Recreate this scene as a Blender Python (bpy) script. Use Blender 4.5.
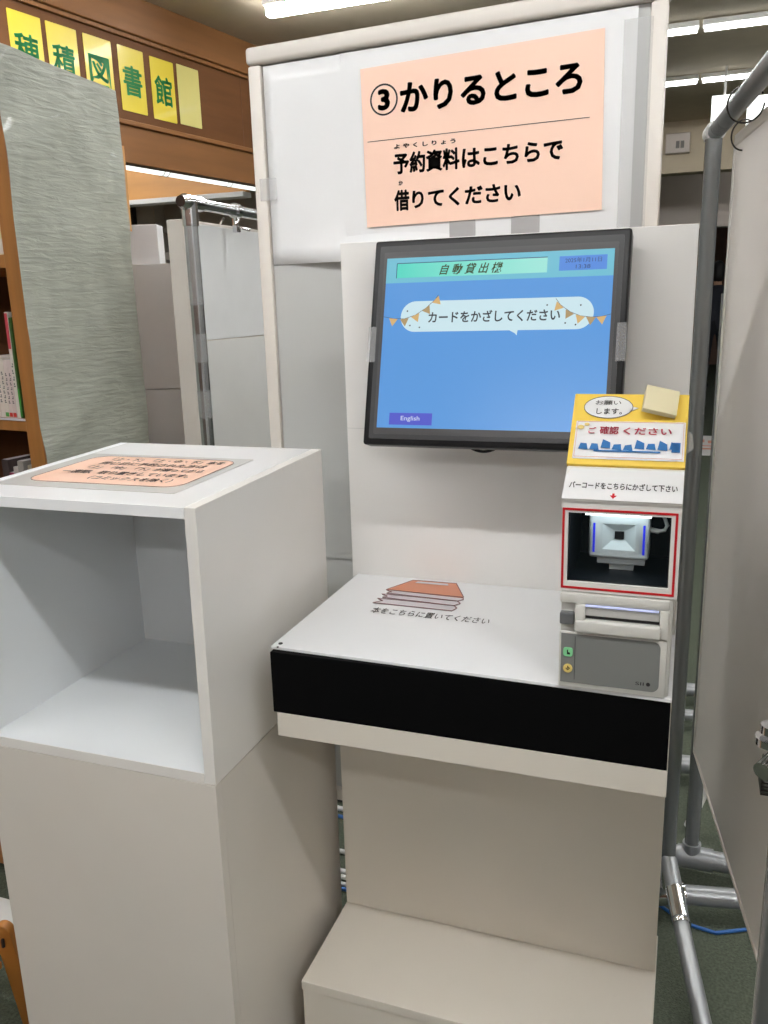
import bpy, bmesh, math, random
from mathutils import Vector, Matrix, noise
random.seed(7)
S = bpy.context.scene
COL = S.collection
for o in list(bpy.data.objects): bpy.data.objects.remove(o)

# ------------------------------------------------------------------ camera
cd = bpy.data.cameras.new('camera'); cam = bpy.data.objects.new('camera', cd); COL.objects.link(cam)
cd.sensor_fit = 'HORIZONTAL'; cd.sensor_width = 36.0; cd.lens = 36.0 * 840.46 / 768.0
cd.clip_start = 0.02; cd.clip_end = 100
yaw, pitch, roll = (math.radians(a) for a in (-20.118, 13.943, 1.629))
fw = Vector((math.sin(yaw)*math.cos(pitch), math.cos(yaw)*math.cos(pitch), -math.sin(pitch)))
rt = Vector((math.cos(yaw), -math.sin(yaw), 0)); dn = fw.cross(rt)
r2 = rt*math.cos(roll) + dn*math.sin(roll); d2 = dn*math.cos(roll) - rt*math.sin(roll)
cam.matrix_world = Matrix(((r2.x, -d2.x, -fw.x, 0), (r2.y, -d2.y, -fw.y, 0), (r2.z, -d2.z, -fw.z, 1.35), (0, 0, 0, 1)))
S.camera = cam

# ------------------------------------------------------------------ world and exposure
S.view_settings.view_transform = 'Standard'; S.view_settings.look = 'None'
S.view_settings.gamma = 1.0; S.view_settings.use_curve_mapping = False
S.view_settings.exposure = 0.0
LAMP = 52.0                      # radiance of the ceiling tubes
w = bpy.data.worlds.new('world'); S.world = w; w.use_nodes = True
w.node_tree.nodes['Background'].inputs[0].default_value = (1.0, 0.97, 0.92, 1)
w.node_tree.nodes['Background'].inputs[1].default_value = 0.05

# ------------------------------------------------------------------ materials
def srgb(r, g, b):
    f = lambda c: (c/255/12.92) if c/255 <= 0.04045 else ((c/255+0.055)/1.055)**2.4
    return (f(r), f(g), f(b), 1)
def mat(name, col, rough=0.5, metal=0.0, spec=0.5, emit=0, ecol=None, alpha=1, coat=0,
        var=0.0, vscale=(5, 5, 5), bump=0.0, bscale=40, trans=0):
    m = bpy.data.materials.new(name); m.use_nodes = True
    nt = m.node_tree; b = nt.nodes['Principled BSDF']
    b.inputs['Base Color'].default_value = col
    b.inputs['Roughness'].default_value = rough; b.inputs['Metallic'].default_value = metal
    b.inputs['Specular IOR Level'].default_value = spec
    b.inputs['Coat Weight'].default_value = coat
    b.inputs['Alpha'].default_value = alpha
    b.inputs['Transmission Weight'].default_value = trans
    if emit:
        b.inputs['Emission Color'].default_value = ecol or col
        b.inputs['Emission Strength'].default_value = emit
    tc = nt.nodes.new('ShaderNodeTexCoord')
    if var or (not emit and not trans):
        v = var or 0.025
        mp = nt.nodes.new('ShaderNodeMapping'); mp.inputs['Scale'].default_value = vscale
        n = nt.nodes.new('ShaderNodeTexNoise'); n.inputs['Scale'].default_value = 1; n.inputs['Detail'].default_value = 6
        r = nt.nodes.new('ShaderNodeValToRGB')
        c0 = tuple(max(0, c*(1-v)) for c in col[:3])+(1,); c1 = tuple(min(1, c*(1+v)) for c in col[:3])+(1,)
        r.color_ramp.elements[0].position = 0.3; r.color_ramp.elements[1].position = 0.7
        r.color_ramp.elements[0].color = c0; r.color_ramp.elements[1].color = c1
        nt.links.new(tc.outputs['Object'], mp.inputs[0]); nt.links.new(mp.outputs[0], n.inputs['Vector'])
        nt.links.new(n.outputs['Fac'], r.inputs[0]); nt.links.new(r.outputs[0], b.inputs['Base Color'])
    if bump:
        n2 = nt.nodes.new('ShaderNodeTexNoise'); n2.inputs['Scale'].default_value = bscale; n2.inputs['Detail'].default_value = 4
        bp = nt.nodes.new('ShaderNodeBump'); bp.inputs['Strength'].default_value = bump; bp.inputs['Distance'].default_value = 0.01
        nt.links.new(tc.outputs['Object'], n2.inputs['Vector'])
        nt.links.new(n2.outputs['Fac'], bp.inputs['Height']); nt.links.new(bp.outputs[0], b.inputs['Normal'])
    return m
M = {}
M['white'] = mat('white_laminate', (0.80, 0.775, 0.735, 1), 0.32, var=0.02)
M['white_top'] = mat('white_glossy_top', (0.86, 0.865, 0.875, 1), 0.24, var=0.01)
M['inner_cool_light'] = mat('inner_cool_light_laminate', (0.76, 0.785, 0.80, 1), 0.35, var=0.015)  # white laminate tinted cool: cooler light inside the box put into the colour
M['kiosk_low_shade'] = mat('kiosk_low_shade_laminate', (0.74, 0.69, 0.61, 1), 0.36, var=0.015)  # warmer copy of the kiosk laminate: warm low light put into the colour
M['pedestal'] = mat('pedestal_shade_laminate', (0.70, 0.655, 0.595, 1), 0.36, var=0.02)  # darker, warmer laminate: dim light near the floor put into the colour
M['kiosk'] = mat('kiosk_laminate', (0.80, 0.785, 0.76, 1), 0.33, var=0.015)
M['cream'] = mat('cream_laminate', (0.80, 0.76, 0.72, 1), 0.45, var=0.02)
M['board'] = mat('board_face', (0.52, 0.525, 0.51, 1), 0.35, var=0.03, vscale=(3, 3, 3))  # grey includes the shade on the lower half of the board
M['sheet'] = mat('white_sheet', (0.82, 0.82, 0.82, 1), 0.3, var=0.03, vscale=(6, 6, 6), bump=0.08, bscale=6)
M['rail'] = mat('beige_rail', (0.72, 0.67, 0.61, 1), 0.4)
M['black'] = mat('black_gloss', (0.0025, 0.0025, 0.003, 1), 0.6, spec=0.08)
M['black_plastic'] = mat('black_plastic', (0.007, 0.007, 0.008, 1), 0.4, spec=0.3)
M['bezel'] = mat('grey_bezel', (0.035, 0.035, 0.038, 1), 0.35)
M['ink'] = mat('black_ink', (0.012, 0.011, 0.012, 1), 0.6)
M['inkgrey'] = mat('grey_ink', (0.10, 0.10, 0.11, 1), 0.6)
M['peach'] = mat('peach_paper', srgb(253, 214, 192), 0.55)
M['peach_lam'] = mat('peach_laminated', srgb(253, 206, 182), 0.3)
M['film'] = mat('clear_film', (0.75, 0.75, 0.74, 1), 0.2, alpha=0.22)
M['tape'] = mat('clear_tape', (0.75, 0.75, 0.76, 1), 0.12, alpha=0.2)
M['tape_grey'] = mat('grey_tape', (0.42, 0.41, 0.41, 1), 0.35)
M['wood'] = mat('brown_wood', srgb(98, 64, 37), 0.6, spec=0.2, var=0.12, vscale=(2, 2, 18))
M['wood_trim'] = mat('trim_wood', srgb(122, 82, 46), 0.5, spec=0.3, var=0.12, vscale=(2, 2, 18))
M['wood_shelf'] = mat('oak_shelf', srgb(160, 108, 56), 0.45, var=0.14, vscale=(30, 30, 2))
M['wood_light'] = mat('orange_wood', srgb(205, 150, 88), 0.45, var=0.08, vscale=(2, 2, 14))
M['wood_dark'] = mat('dark_wood', srgb(92, 58, 34), 0.5, var=0.1, vscale=(3, 3, 20))
M['chair_wood'] = mat('chair_wood', srgb(168, 110, 48), 0.4, var=0.1, vscale=(25, 25, 3))
M['yellow'] = mat('yellow_paper', srgb(204, 184, 46), 0.38, coat=0.12, bump=0.15, bscale=9)
M['pale_yellow'] = mat('pale_yellow_paper', srgb(198, 188, 112), 0.38, coat=0.12, bump=0.15, bscale=9)
M['green_ink'] = mat('green_ink', srgb(25, 150, 80), 0.45)
M['holder'] = mat('yellow_board', srgb(240, 205, 80), 0.4)
M['steel'] = mat('grey_steel_pipe', (0.30, 0.31, 0.32, 1), 0.36, metal=0.5)
M['steel_dark'] = mat('dark_steel_pipe', (0.26, 0.27, 0.275, 1), 0.25, metal=0.6)
M['steel_bright'] = mat('bright_steel_pipe', (0.55, 0.56, 0.57, 1), 0.16, metal=0.9)
M['chrome'] = mat('chrome', (0.75, 0.75, 0.77, 1), 0.12, metal=1.0)
M['dark_metal'] = mat('dark_metal', (0.05, 0.045, 0.04, 1), 0.3, metal=0.8)
M['ptr'] = mat('printer_plastic', (0.66, 0.65, 0.61, 1), 0.4)
M['ptr_grey'] = mat('printer_grey', (0.20, 0.205, 0.20, 1), 0.45)
M['ptr_dark'] = mat('printer_dark_grey', (0.13, 0.135, 0.14, 1), 0.4)
M['tower'] = mat('tower_shell', (0.78, 0.765, 0.73, 1), 0.35)
M['red'] = mat('red_tape', srgb(190, 22, 32), 0.4)
M['btn_green'] = mat('green_button', srgb(130, 205, 150), 0.4)
M['btn_yellow'] = mat('yellow_button', srgb(225, 200, 120), 0.4)
M['scanner'] = mat('scanner_white', (0.72, 0.80, 0.82, 1), 0.35)
M['blue_led'] = mat('blue_led', srgb(40, 50, 220), 0.4, emit=0.55, ecol=srgb(40, 55, 235))
M['void'] = mat('dark_interior', (0.004, 0.006, 0.009, 1), 0.35)
M['glass'] = mat('window_glass', (0.02, 0.03, 0.035, 1), 0.03, alpha=0.10)
M['brick'] = mat('terracotta_print', srgb(214, 140, 108), 0.4)
M['page'] = mat('page_print', srgb(205, 200, 205), 0.4)
M['outline'] = mat('maroon_print', srgb(120, 60, 62), 0.4)
M['grey_panel'] = mat('grey_panel', (0.62, 0.62, 0.60, 1), 0.5)
M['light_panel'] = mat('light_panel', (0.74, 0.73, 0.71, 1), 0.5)
M['rubber'] = mat('rubber', (0.03, 0.03, 0.03, 1), 0.7)
M['blue_cable'] = mat('blue_cable', srgb(35, 95, 165), 0.4)
M['white_cable'] = mat('white_cable', (0.7, 0.7, 0.68, 1), 0.4)
M['jacket'] = mat('dark_navy_cloth', (0.02, 0.022, 0.032, 1), 0.8)
M['trousers'] = mat('black_cloth', (0.008, 0.008, 0.012, 1), 0.85)
M['hair'] = mat('black_hair', (0.01, 0.009, 0.009, 1), 0.6)
M['skin'] = mat('skin', srgb(205, 160, 130), 0.5)
M['tube'] = mat('lit_tube', (1, 1, 1, 1), 0.5, emit=LAMP, ecol=(0.97, 0.985, 1.0, 1))
M['tube_soft'] = mat('lit_tube_soft', (1, 1, 1, 1), 0.5, emit=LAMP*0.25, ecol=(0.97, 0.985, 1.0, 1))
M['housing'] = mat('lamp_housing', (0.75, 0.74, 0.70, 1), 0.5)
M['sign_lit'] = mat('lit_sign', (1, 1, 1, 1), 0.5, emit=1.3, ecol=(0.95, 1.0, 0.95, 1))
M['sign_green'] = mat('lit_sign_green', srgb(60, 200, 140), 0.5, emit=0.8, ecol=srgb(60, 200, 140))
M['ceil'] = mat('ceiling_board', (0.52, 0.44, 0.32, 1), 0.9, var=0.04, vscale=(8, 8, 8), bump=0.1, bscale=60)
M['wall'] = mat('wall_paint', (0.60, 0.53, 0.47, 1), 0.8, var=0.03)
M['wallgrey'] = mat('wall_grey_paint', (0.42, 0.38, 0.33, 1), 0.8, var=0.03)
M['cable_black'] = M['black_plastic']
def carpet():
    m = mat('green_carpet', srgb(82, 88, 76), 0.95, spec=0.1, var=0.3, vscale=(170, 170, 170), bump=0.6, bscale=260)
    return m
M['carpet'] = carpet()
def clothmat():
    m = mat('sage_fabric', (0.355, 0.37, 0.315, 1), 0.55, var=0.13, vscale=(9, 9, 130), coat=0.15)
    nt = m.node_tree; b = nt.nodes['Principled BSDF']
    tc = nt.nodes.new('ShaderNodeTexCoord'); mp = nt.nodes.new('ShaderNodeMapping'); mp.inputs['Scale'].default_value = (6, 6, 34)
    n = nt.nodes.new('ShaderNodeTexNoise'); n.inputs['Scale'].default_value = 2.2; n.inputs['Detail'].default_value = 8; n.inputs['Distortion'].default_value = 0.7
    bp = nt.nodes.new('ShaderNodeBump'); bp.inputs['Strength'].default_value = 0.38; bp.inputs['Distance'].default_value = 0.012
    nt.links.new(tc.outputs['Object'], mp.inputs[0]); nt.links.new(mp.outputs[0], n.inputs['Vector'])
    nt.links.new(n.outputs['Fac'], bp.inputs['Height']); nt.links.new(bp.outputs[0], b.inputs['Normal'])
    return m
M['cloth'] = clothmat()

# ------------------------------------------------------------------ helpers
def empty(name, loc, label, cat, group=None):
    o = bpy.data.objects.new(name, None); COL.objects.link(o); o.location = loc
    o.empty_display_size = 0.05
    o['label'] = label; o['category'] = cat
    if group: o['group'] = group
    return o
def tag(o, label, cat, group=None, kind=None):
    o['label'] = label; o['category'] = cat
    if group: o['group'] = group
    if kind: o['kind'] = kind
    return o
def worldloc(p):
    v = Vector((0, 0, 0))
    while p is not None:
        v += Vector(p.location); p = p.parent
    return v
def obj(name, bm, m, parent=None, smooth=False, origin=None, label=None):
    """bm is written in world coordinates; becomes ONE mesh object (parents are never rotated while building)."""
    me = bpy.data.meshes.new(name)
    base = worldloc(parent) if parent else Vector((0, 0, 0))
    if origin is None:
        if parent is None:
            xs = [v.co for v in bm.verts]
            origin = Vector(((min(v.x for v in xs)+max(v.x for v in xs))/2, (min(v.y for v in xs)+max(v.y for v in xs))/2, min(v.z for v in xs)))
        else: origin = base
    origin = Vector(origin)
    for v in bm.verts: v.co -= origin
    if not bm.flat: bmesh.ops.recalc_face_normals(bm.b, faces=list(bm.b.faces))
    bm.b.to_mesh(me); bm.b.free()
    me.materials.append(m if not isinstance(m, str) else M[m])
    if smooth:
        for p in me.polygons: p.use_smooth = True
        try: me.set_sharp_from_angle(angle=math.radians(smooth if smooth is not True else 40))
        except Exception: pass
    o = bpy.data.objects.new(name, me); COL.objects.link(o)
    if parent is not None: o.parent = parent
    o.location = origin - base
    if label: o['label'] = label
    return o
class B:
    """thin wrapper round a bmesh with shape makers"""
    def __init__(s): s.b = bmesh.new(); s.flat = False
    @property
    def verts(s): return s.b.verts
    @property
    def faces(s): return s.b.faces
    def box(s, lo, hi, bev=0.0, X=None, seg=2):
        g = bmesh.ops.create_cube(s.b, size=1.0); vs = g['verts']
        for v in vs:
            v.co = Vector((lo[i] + (v.co[i]+0.5)*(hi[i]-lo[i]) for i in range(3)))
        if bev:
            es = list({e for v in vs for e in v.link_edges})
            r = bmesh.ops.bevel(s.b, geom=es, offset=bev, segments=seg, affect='EDGES', profile=0.5)
            vs = list({v for v in r['verts']} | {v for v in vs if v.is_valid})
            allv = set(); stack = [v for v in vs if v.is_valid][:1]
            while stack:
                v = stack.pop()
                if v in allv: continue
                allv.add(v); stack += [e.other_vert(v) for e in v.link_edges]
            vs = list(allv)
        if X is not None:
            for v in vs: v.co = X @ v.co
        return s
    def tube(s, pts, r, n=16, cap=True, closed=False):
        pts = [Vector(p) for p in pts]; rings = []; N = len(pts)
        up = Vector((0, 0, 1)); prev = None
        for i, p in enumerate(pts):
            if closed: t = (pts[(i+1) % N]-pts[i-1]).normalized()
            else: t = (pts[min(i+1, N-1)]-pts[max(i-1, 0)]).normalized()
            if prev is None:
                a = t.cross(up)
                if a.length < 1e-3: a = t.cross(Vector((1, 0, 0)))
            else: a = prev - t*prev.dot(t)
            a.normalize(); prev = a; c = t.cross(a)
            rr = r[i] if isinstance(r, (list, tuple)) else r
            rings.append([s.b.verts.new(p + (a*math.cos(2*math.pi*k/n)+c*math.sin(2*math.pi*k/n))*rr) for k in range(n)])
        for i in range(N if closed else N-1):
            A, C = rings[i], rings[(i+1) % N]
            for k in range(n): s.b.faces.new((A[k], A[(k+1) % n], C[(k+1) % n], C[k]))
        if cap and not closed:
            s.b.faces.new(rings[0][::-1]); s.b.faces.new(rings[-1])
        return s
    def prism(s, P, pts, h0, h1):
        """polygon in plane P coordinates, from height h0 to h1 along the normal"""
        a = [s.b.verts.new(P(x, y, h0)) for x, y in pts]; c = [s.b.verts.new(P(x, y, h1)) for x, y in pts]
        n = len(pts); s.b.faces.new(a[::-1]); s.b.faces.new(c)
        for k in range(n): s.b.faces.new((a[k], a[(k+1) % n], c[(k+1) % n], c[k]))
        return s
class Plane:
    def __init__(s, o, u, v):
        s.o = Vector(o); s.u = Vector(u).normalized(); s.v = Vector(v).normalized(); s.n = s.u.cross(s.v)
    def __call__(s, x, y, h=0.0): return s.o + s.u*x + s.v*y + s.n*h
def rrect(x0, y0, x1, y1, r, n=6):
    out = []
    for cx, cy, a in ((x1-r, y1-r, 0), (x0+r, y1-r, 90), (x0+r, y0+r, 180), (x1-r, y0+r, 270)):
        for k in range(n+1):
            t = math.radians(a+90*k/n); out.append((cx+r*math.cos(t), cy+r*math.sin(t)))
    return out
def rect(x0, y0, x1, y1): return [(x0, y0), (x1, y0), (x1, y1), (x0, y1)]
def ell(cx, cy, rx, ry, n=36): return [(cx+rx*math.cos(2*math.pi*k/n), cy+ry*math.sin(2*math.pi*k/n)) for k in range(n)]
def text(name, body, P, x0, y0, wd, ht, m, parent, h=0.0006, bold=0.02, shear=0.0, label=None, rot=0.0):
    """real lettering, fitted to the box x0..x0+wd, y0..y0+ht of plane P"""
    c = bpy.data.curves.new('lettering', 'FONT'); c.body = body; c.size = 1.0; c.offset = min(bold, 0.006); c.shear = shear
    c.resolution_u = 3; c.space_line = 1.15
    t = bpy.data.objects.new('lettering_source', c); COL.objects.link(t)
    dg = bpy.context.evaluated_depsgraph_get(); dg.update()
    me = bpy.data.meshes.new_from_object(t.evaluated_get(dg))
    bpy.data.objects.remove(t); bpy.data.curves.remove(c)
    bb = B(); bb.b.from_mesh(me); bpy.data.meshes.remove(me)
    vs = list(bb.verts)
    if not vs: return None
    ax, bx = min(v.co.x for v in vs), max(v.co.x for v in vs); ay, by = min(v.co.y for v in vs), max(v.co.y for v in vs)
    ex = max(0.0, bold-0.006)
    if ex > 0.002:              # heavier strokes: the glyph outlines repeated on a small circle
        src = [(f, [v for v in f.verts]) for f in list(bb.faces)]
        for k in range(8):
            dx, dy = ex*math.cos(math.pi*k/4), ex*math.sin(math.pi*k/4)
            mp = {v: bb.b.verts.new((v.co.x+dx, v.co.y+dy, 0)) for v in vs}
            for f, fv in src: bb.b.faces.new([mp[v] for v in fv])
        ax -= ex; ay -= ex; bx += ex; by += ex
        vs = list(bb.verts)
    sx = wd/(bx-ax); sy = (ht/(by-ay)) if ht else sx
    for v in vs:
        v.co = P(x0+(v.co.x-ax)*sx, y0+(v.co.y-ay)*sy, h)
    for f in bb.faces: f.normal_update()
    bb.flat = True
    return obj(name, bb, m, parent, label=label)
def flatobj(name, P, polys, h, m, parent, label=None, th=0.0003):
    b = B()
    for p in polys: b.prism(P, p, h-th, h)
    return obj(name, b, m, parent, label=label)
def stroke(b, P, pts, wd, h, th=0.0003):
    for (x0, y0), (x1, y1) in zip(pts, pts[1:]):
        d = Vector((x1-x0, y1-y0)); L = d.length or 1; n = Vector((-d.y, d.x))/L*wd/2
        b.prism(P, [(x0-n.x, y0-n.y), (x1-n.x, y1-n.y), (x1+n.x, y1+n.y), (x0+n.x, y0+n.y)], h-th, h)
def shear_board(b):
    for v in b.verts: v.co.z += max(0.0, (v.co.z-1.40)/0.40)*(v.co.x+0.803)*0.023
    return b
def struct(name, b, m):
    o = obj(name, b, m); o['kind'] = 'structure'; return o
def RZ(deg, loc): return Matrix.Translation(Vector(loc)) @ Matrix.Rotation(math.radians(deg), 4, 'Z')

# ------------------------------------------------------------------ room
CZ = 2.88
b = B(); b.box((-7, -4, -0.1), (7, 18, 0)); struct('floor', b, 'carpet')
b = B(); b.box((-7, -4, CZ), (7, 18, CZ+0.1)); struct('ceiling', b, 'ceil')
b = B(); b.box((-7.1, -4, 0), (-7, 18, CZ)); struct('wall_left', b, 'wallgrey')
b = B(); b.box((7, -4, 0), (7.1, 18, CZ)); struct('wall_right', b, 'light_panel')
b = B(); b.box((-7, -4.1, 0), (7, -4, CZ)); struct('wall_front', b, 'wood_dark')
b = B(); b.box((-7, 18, 0), (7, 18.1, CZ)); struct('wall_back', b, 'wood_dark')
# dropped ceiling beams across the far hall
b = B(); b.box((-2.6, 8.7, 2.44), (7, 8.9, CZ)); struct('trim_1', b, 'ceil')
b = B(); b.box((-2.6, 10.9, 2.10), (7, 11.1, CZ)); struct('trim_2', b, 'wall')

# long wooden bulkhead with the posters (turned 9 degrees)
WX = RZ(-9.0, (-2.770, 4.0, 0))           # local x: out of the wood face, local y: along it
b = B()
b.box((-0.05, -3.2, 2.275), (0, 4.2, CZ), 0, WX)
struct('wall_bulkhead', b, 'wood')
b = B(); b.box((-0.02, -3.2, 2.70), (0.035, 4.2, CZ), 0.006, WX); b.box((0.0, -3.2, 2.68), (0.018, 4.2, 2.70), 0.003, WX)
struct('trim_3', b, 'wood_trim')
b = B(); b.box((-0.055, -3.2, 2.085), (0.012, 4.2, 2.265), 0.004, WX); b.box((-0.02, -3.2, 2.265), (0.03, 4.2, 2.29), 0.006, WX)
struct('trim_4', b, 'wood_trim')
b = B(); b.box((-0.001, 0.90, 2.29), (0.0012, 0.904, 2.68), 0, WX); struct('trim_5', b, 'wood_dark')
# room beyond: orange wood cornice, pale rail, wall with pillar and small window
b = B(); b.box((-6.9, 5.6, 2.14), (-3.02, 5.66, 2.80)); struct('trim_6', b, 'wood_light')
b = B(); b.box((-6.9, 5.56, 2.105), (-3.02, 5.68, 2.14), 0.004); struct('trim_7', b, 'light_panel')
b = B(); b.box((-7, 6.2, 0), (-2.5, 6.3, CZ)); struct('wall_far_left', b, 'wallgrey')
b = B(); b.box((-4.36, 6.02, 0), (-4.27, 6.2, CZ)); struct('trim_8', b, 'dark_metal')
b = B(); b.box((-4.27, 6.06, 0), (-4.10, 6.2, CZ)); struct('trim_9', b, 'wallgrey')
wf = B()
for lo, hi in (((-4.12, 6.13, 1.52), (-3.66, 6.2, 1.56)), ((-4.12, 6.13, 1.95), (-3.66, 6.2, 1.99)), ((-4.12, 6.13, 1.74), (-3.66, 6.2, 1.80)),
               ((-4.12, 6.13, 1.52), (-4.08, 6.2, 1.99)), ((-3.70, 6.13, 1.52), (-3.66, 6.2, 1.99)), ((-3.90, 6.13, 1.52), (-3.87, 6.2, 1.99))):
    wf.box(lo, hi)
wfo = struct('window_1', wf, 'wallgrey')
b = B(); b.box((-4.08, 6.18, 1.56), (-3.70, 6.195, 1.95)); obj('pane', b, 'bezel', wfo)

# ------------------------------------------------------------------ ceiling lights
def ceiling_light(x0, y, label, L=1.2, tube='tube', group='fluorescent tubes on the ceiling'):
    t = empty('ceiling_light', (x0+L/2, y, CZ), label, 'light', group)
    b = B(); b.box((x0, y-0.045, CZ-0.03), (x0+L, y+0.045, CZ-0.0005), 0.003); obj('housing', b, 'housing', t)
    b = B(); b.box((x0+0.01, y-0.026, CZ-(0.075 if tube == 'tube' else 0.050)), (x0+L-0.01, y+0.026, CZ-0.032), 0.003, seg=1); obj('diffuser', b, tube, t)
    return t
def copy_tree(o, off, label, parent=None):
    c = o.copy(); COL.objects.link(c)
    if parent is None: c.location = Vector(o.location)+Vector(off); c['label'] = label
    else: c.parent = parent
    for ch in [k for k in o.children]: copy_tree(ch, off, label, c)
    return c
SHOW = {(5, 2): 'left piece of the nearer lit tube row above the hanging partition',
        (5, 3): 'right piece of the nearer lit tube row above the hanging partition',
        (6, 2): 'left piece of the farther lit tube row, lower in view',
        (6, 3): 'right piece of the farther lit tube row, crossed by the pipe'}
rows = [(-3.0, 'unseen fill row far behind the viewer'), (-1.6, 'unseen fill row behind the viewer'), (-0.12, 'main row right above the viewer'),  # the rows behind the viewer are out of view, added to light the scene
        (1.40, 'unseen fill row above the display board'), (2.9, 'unseen fill row above the left pipe frame'), (5.72, 'nearer far row'), (7.02, 'farther far row')]  # rows over board and left frame are out of view, added as fill light
cols = [(-3.705, 'added far left piece'), (-2.485, 'bookshelf side piece'), (-1.265, 'middle left piece'), (-0.045, 'middle right piece'), (1.175, 'right side piece'), (2.395, 'outermost right piece')]  # far left pieces are added to brighten the hanging partition
proto = None
for ri, (y, rn) in enumerate(rows):
    for ci, (x, cn) in enumerate(cols):
        if ri in (5, 6) and ci in (0, 1): continue
        if ri == 3 and ci != 5: continue
        if ri == 0 and ci in (1, 3, 5): continue
        if ri == 1 and ci in (0, 1, 2, 3): continue
        lab = SHOW.get((ri, ci), 'white ceiling tube overhead, %s, %s' % (rn, cn))
        if proto is None: proto = ceiling_light(x, y, lab); px0, py0 = x, y
        elif ri == 5 and ci == 2: soft = ceiling_light(x, y, lab, tube='tube_soft'); sx0, sy0 = x, y
        elif ri >= 5: copy_tree(soft, (x-sx0, y-sy0, 0), lab)
        else: copy_tree(proto, (x-px0, y-py0, 0), lab)
copy_tree(proto, (-2.172-px0, 4.37-py0, 0), 'white ceiling tube seen just above the left end of the display board')
for x, y, lab in ((-4.9, 3.2, 'added fill tube behind the wooden bulkhead, nearer one'), (-4.9, 4.6, 'added fill tube behind the wooden bulkhead, farther one'), (1.0, 12.5, 'white ceiling tube above the distant person'),  # the tubes behind the bulkhead are added to light the cornice and rail
                  (-1.2, 14.5, 'white ceiling tube at the very end of the hall'), (0.3, 10.0, 'white ceiling tube between the two far beams'), (3.0, 4.4, 'white ceiling tube far to the right beyond the partition')):
    copy_tree(soft if y > 8 else proto, (x-(sx0 if y > 8 else px0), y-(sy0 if y > 8 else py0), 0), lab)
# the tube with wire clips behind the wooden bulkhead
t = empty('wall_tube_lamp', WX @ Vector((-0.15, 0.4, 2.12)), 'long pale lit tube with wire clips below the wooden bulkhead', 'light')
b = B(); b.box((-0.21, -0.3, 2.150), (-0.09, 1.7, 2.18), 0.004, WX); obj('housing', b, 'housing', t)
b = B(); b.tube([WX @ Vector((-0.150, -0.28, 2.115)), WX @ Vector((-0.150, 1.68, 2.115))], 0.033); obj('tube', b, 'sign_lit', t)
for yy in (0.32, 0.36, 0.88, 0.92):
    b = B(); b.tube([WX @ Vector((-0.150+0.036*math.cos(a), yy, 2.115+0.036*math.sin(a))) for a in [math.pi*k/8 for k in range(8, 25)]], 0.002, 6); obj('wire_clip', b, 'dark_metal', t)
for yy in (-0.2, 1.5):
    b = B(); b.box((-0.17, yy, 2.18), (-0.13, yy+0.04, CZ), 0, WX); obj('hanger', b, 'housing', t)

# ceiling vent and hanging lit signs
t = empty('ceiling_vent', (-0.236, 8.0, 2.7), 'small square pale box with dark slots high on the far wall beam', 'box')
b = B(); b.box((-0.33, 8.62, 2.60), (-0.12, 8.699, 2.77), 0.006); obj('casing', b, 'wall', t)
b = B(); b.box((-0.24, 8.612, 2.64), (-0.21, 8.622, 2.70)); b.box((-0.20, 8.612, 2.64), (-0.17, 8.622, 2.70)); obj('slot', b, 'dark_metal', t)
def lit_sign(x0, x1, z0, z1, y, label, green):
    t = empty('hanging_sign', ((x0+x1)/2, y, z0), label, 'sign')
    b = B(); b.box((x0, y, z0), (x1, y+0.05, z1), 0.004); obj('casing', b, 'sign_lit', t)
    if green:
        P = Plane((x0, y, z0), (1, 0, 0), (0, 0, 1)); W, H = x1-x0, z1-z0
        flatobj('green_band', P, [[(0.10*W, 0.12*H), (0.45*W, 0.12*H), (0.75*W, 0.75*H), (0.4*W, 0.55*H)]], 0.003, 'sign_green', t, th=0.002)
    b = B(); b.tube([((x0+x1)/2, y+0.025, z1-0.002), ((x0+x1)/2, y+0.025, CZ-0.001)], 0.008, 10); obj('rod', b, 'housing', t)
lit_sign(0.034, 0.20, 2.52, 2.69, 7.0-0.2, 'bright white hanging sign behind the corner of the pipe frame', False)
lit_sign(0.235, 0.50, 2.335, 2.51, 6.0, 'white lit hanging sign with a green shape above the partition', True)

# ------------------------------------------------------------------ posters on the bulkhead
PP = Plane(WX @ Vector((0.002, 0, 0)), WX.to_3x3() @ Vector((0, 1, 0)), (0, 0, 1))
def along(x, y): return (WX.inverted() @ Vector((x, y, 0))).y
chars = ['穂', '積', '図', '書', '館', None]
cells = [(-2.883, 3.283), (-2.851, 3.485), (-2.816, 3.698), (-2.783, 3.915), (-2.748, 4.136), (-2.716, 4.338)]
kan = {'穂': 'half hidden by the cloth-covered shelf end, leftmost', '積': 'second from left', '図': 'third from left', '書': 'fourth from left, fully in view', '館': 'fifth, just before the pale poster'}
for ch, (x, y) in zip(chars, cells):
    a = along(x, y); W, H = 0.177, 0.302; z0 = 2.338 if ch != '館' else 2.333
    lab = ('yellow poster with green character %s on wooden bulkhead, %s' % (ch, kan[ch])) if ch else 'pale yellow blank laminated poster at the right end of the poster row'
    t = empty('poster', PP(a+W/2, z0), lab, 'poster', 'row of yellow posters on the bulkhead')
    b = B(); b.prism(PP, rrect(a, z0, a+W, z0+H, 0.004, 2), 0.0, 0.0015); obj('sheet', b, 'yellow' if ch else 'pale_yellow', t)
    if ch: text('lettering', ch, PP, a+0.022, z0+0.075, W-0.044, 0.145, 'green_ink', t, h=0.0022, bold=0.022)
    else:
        pass

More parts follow.
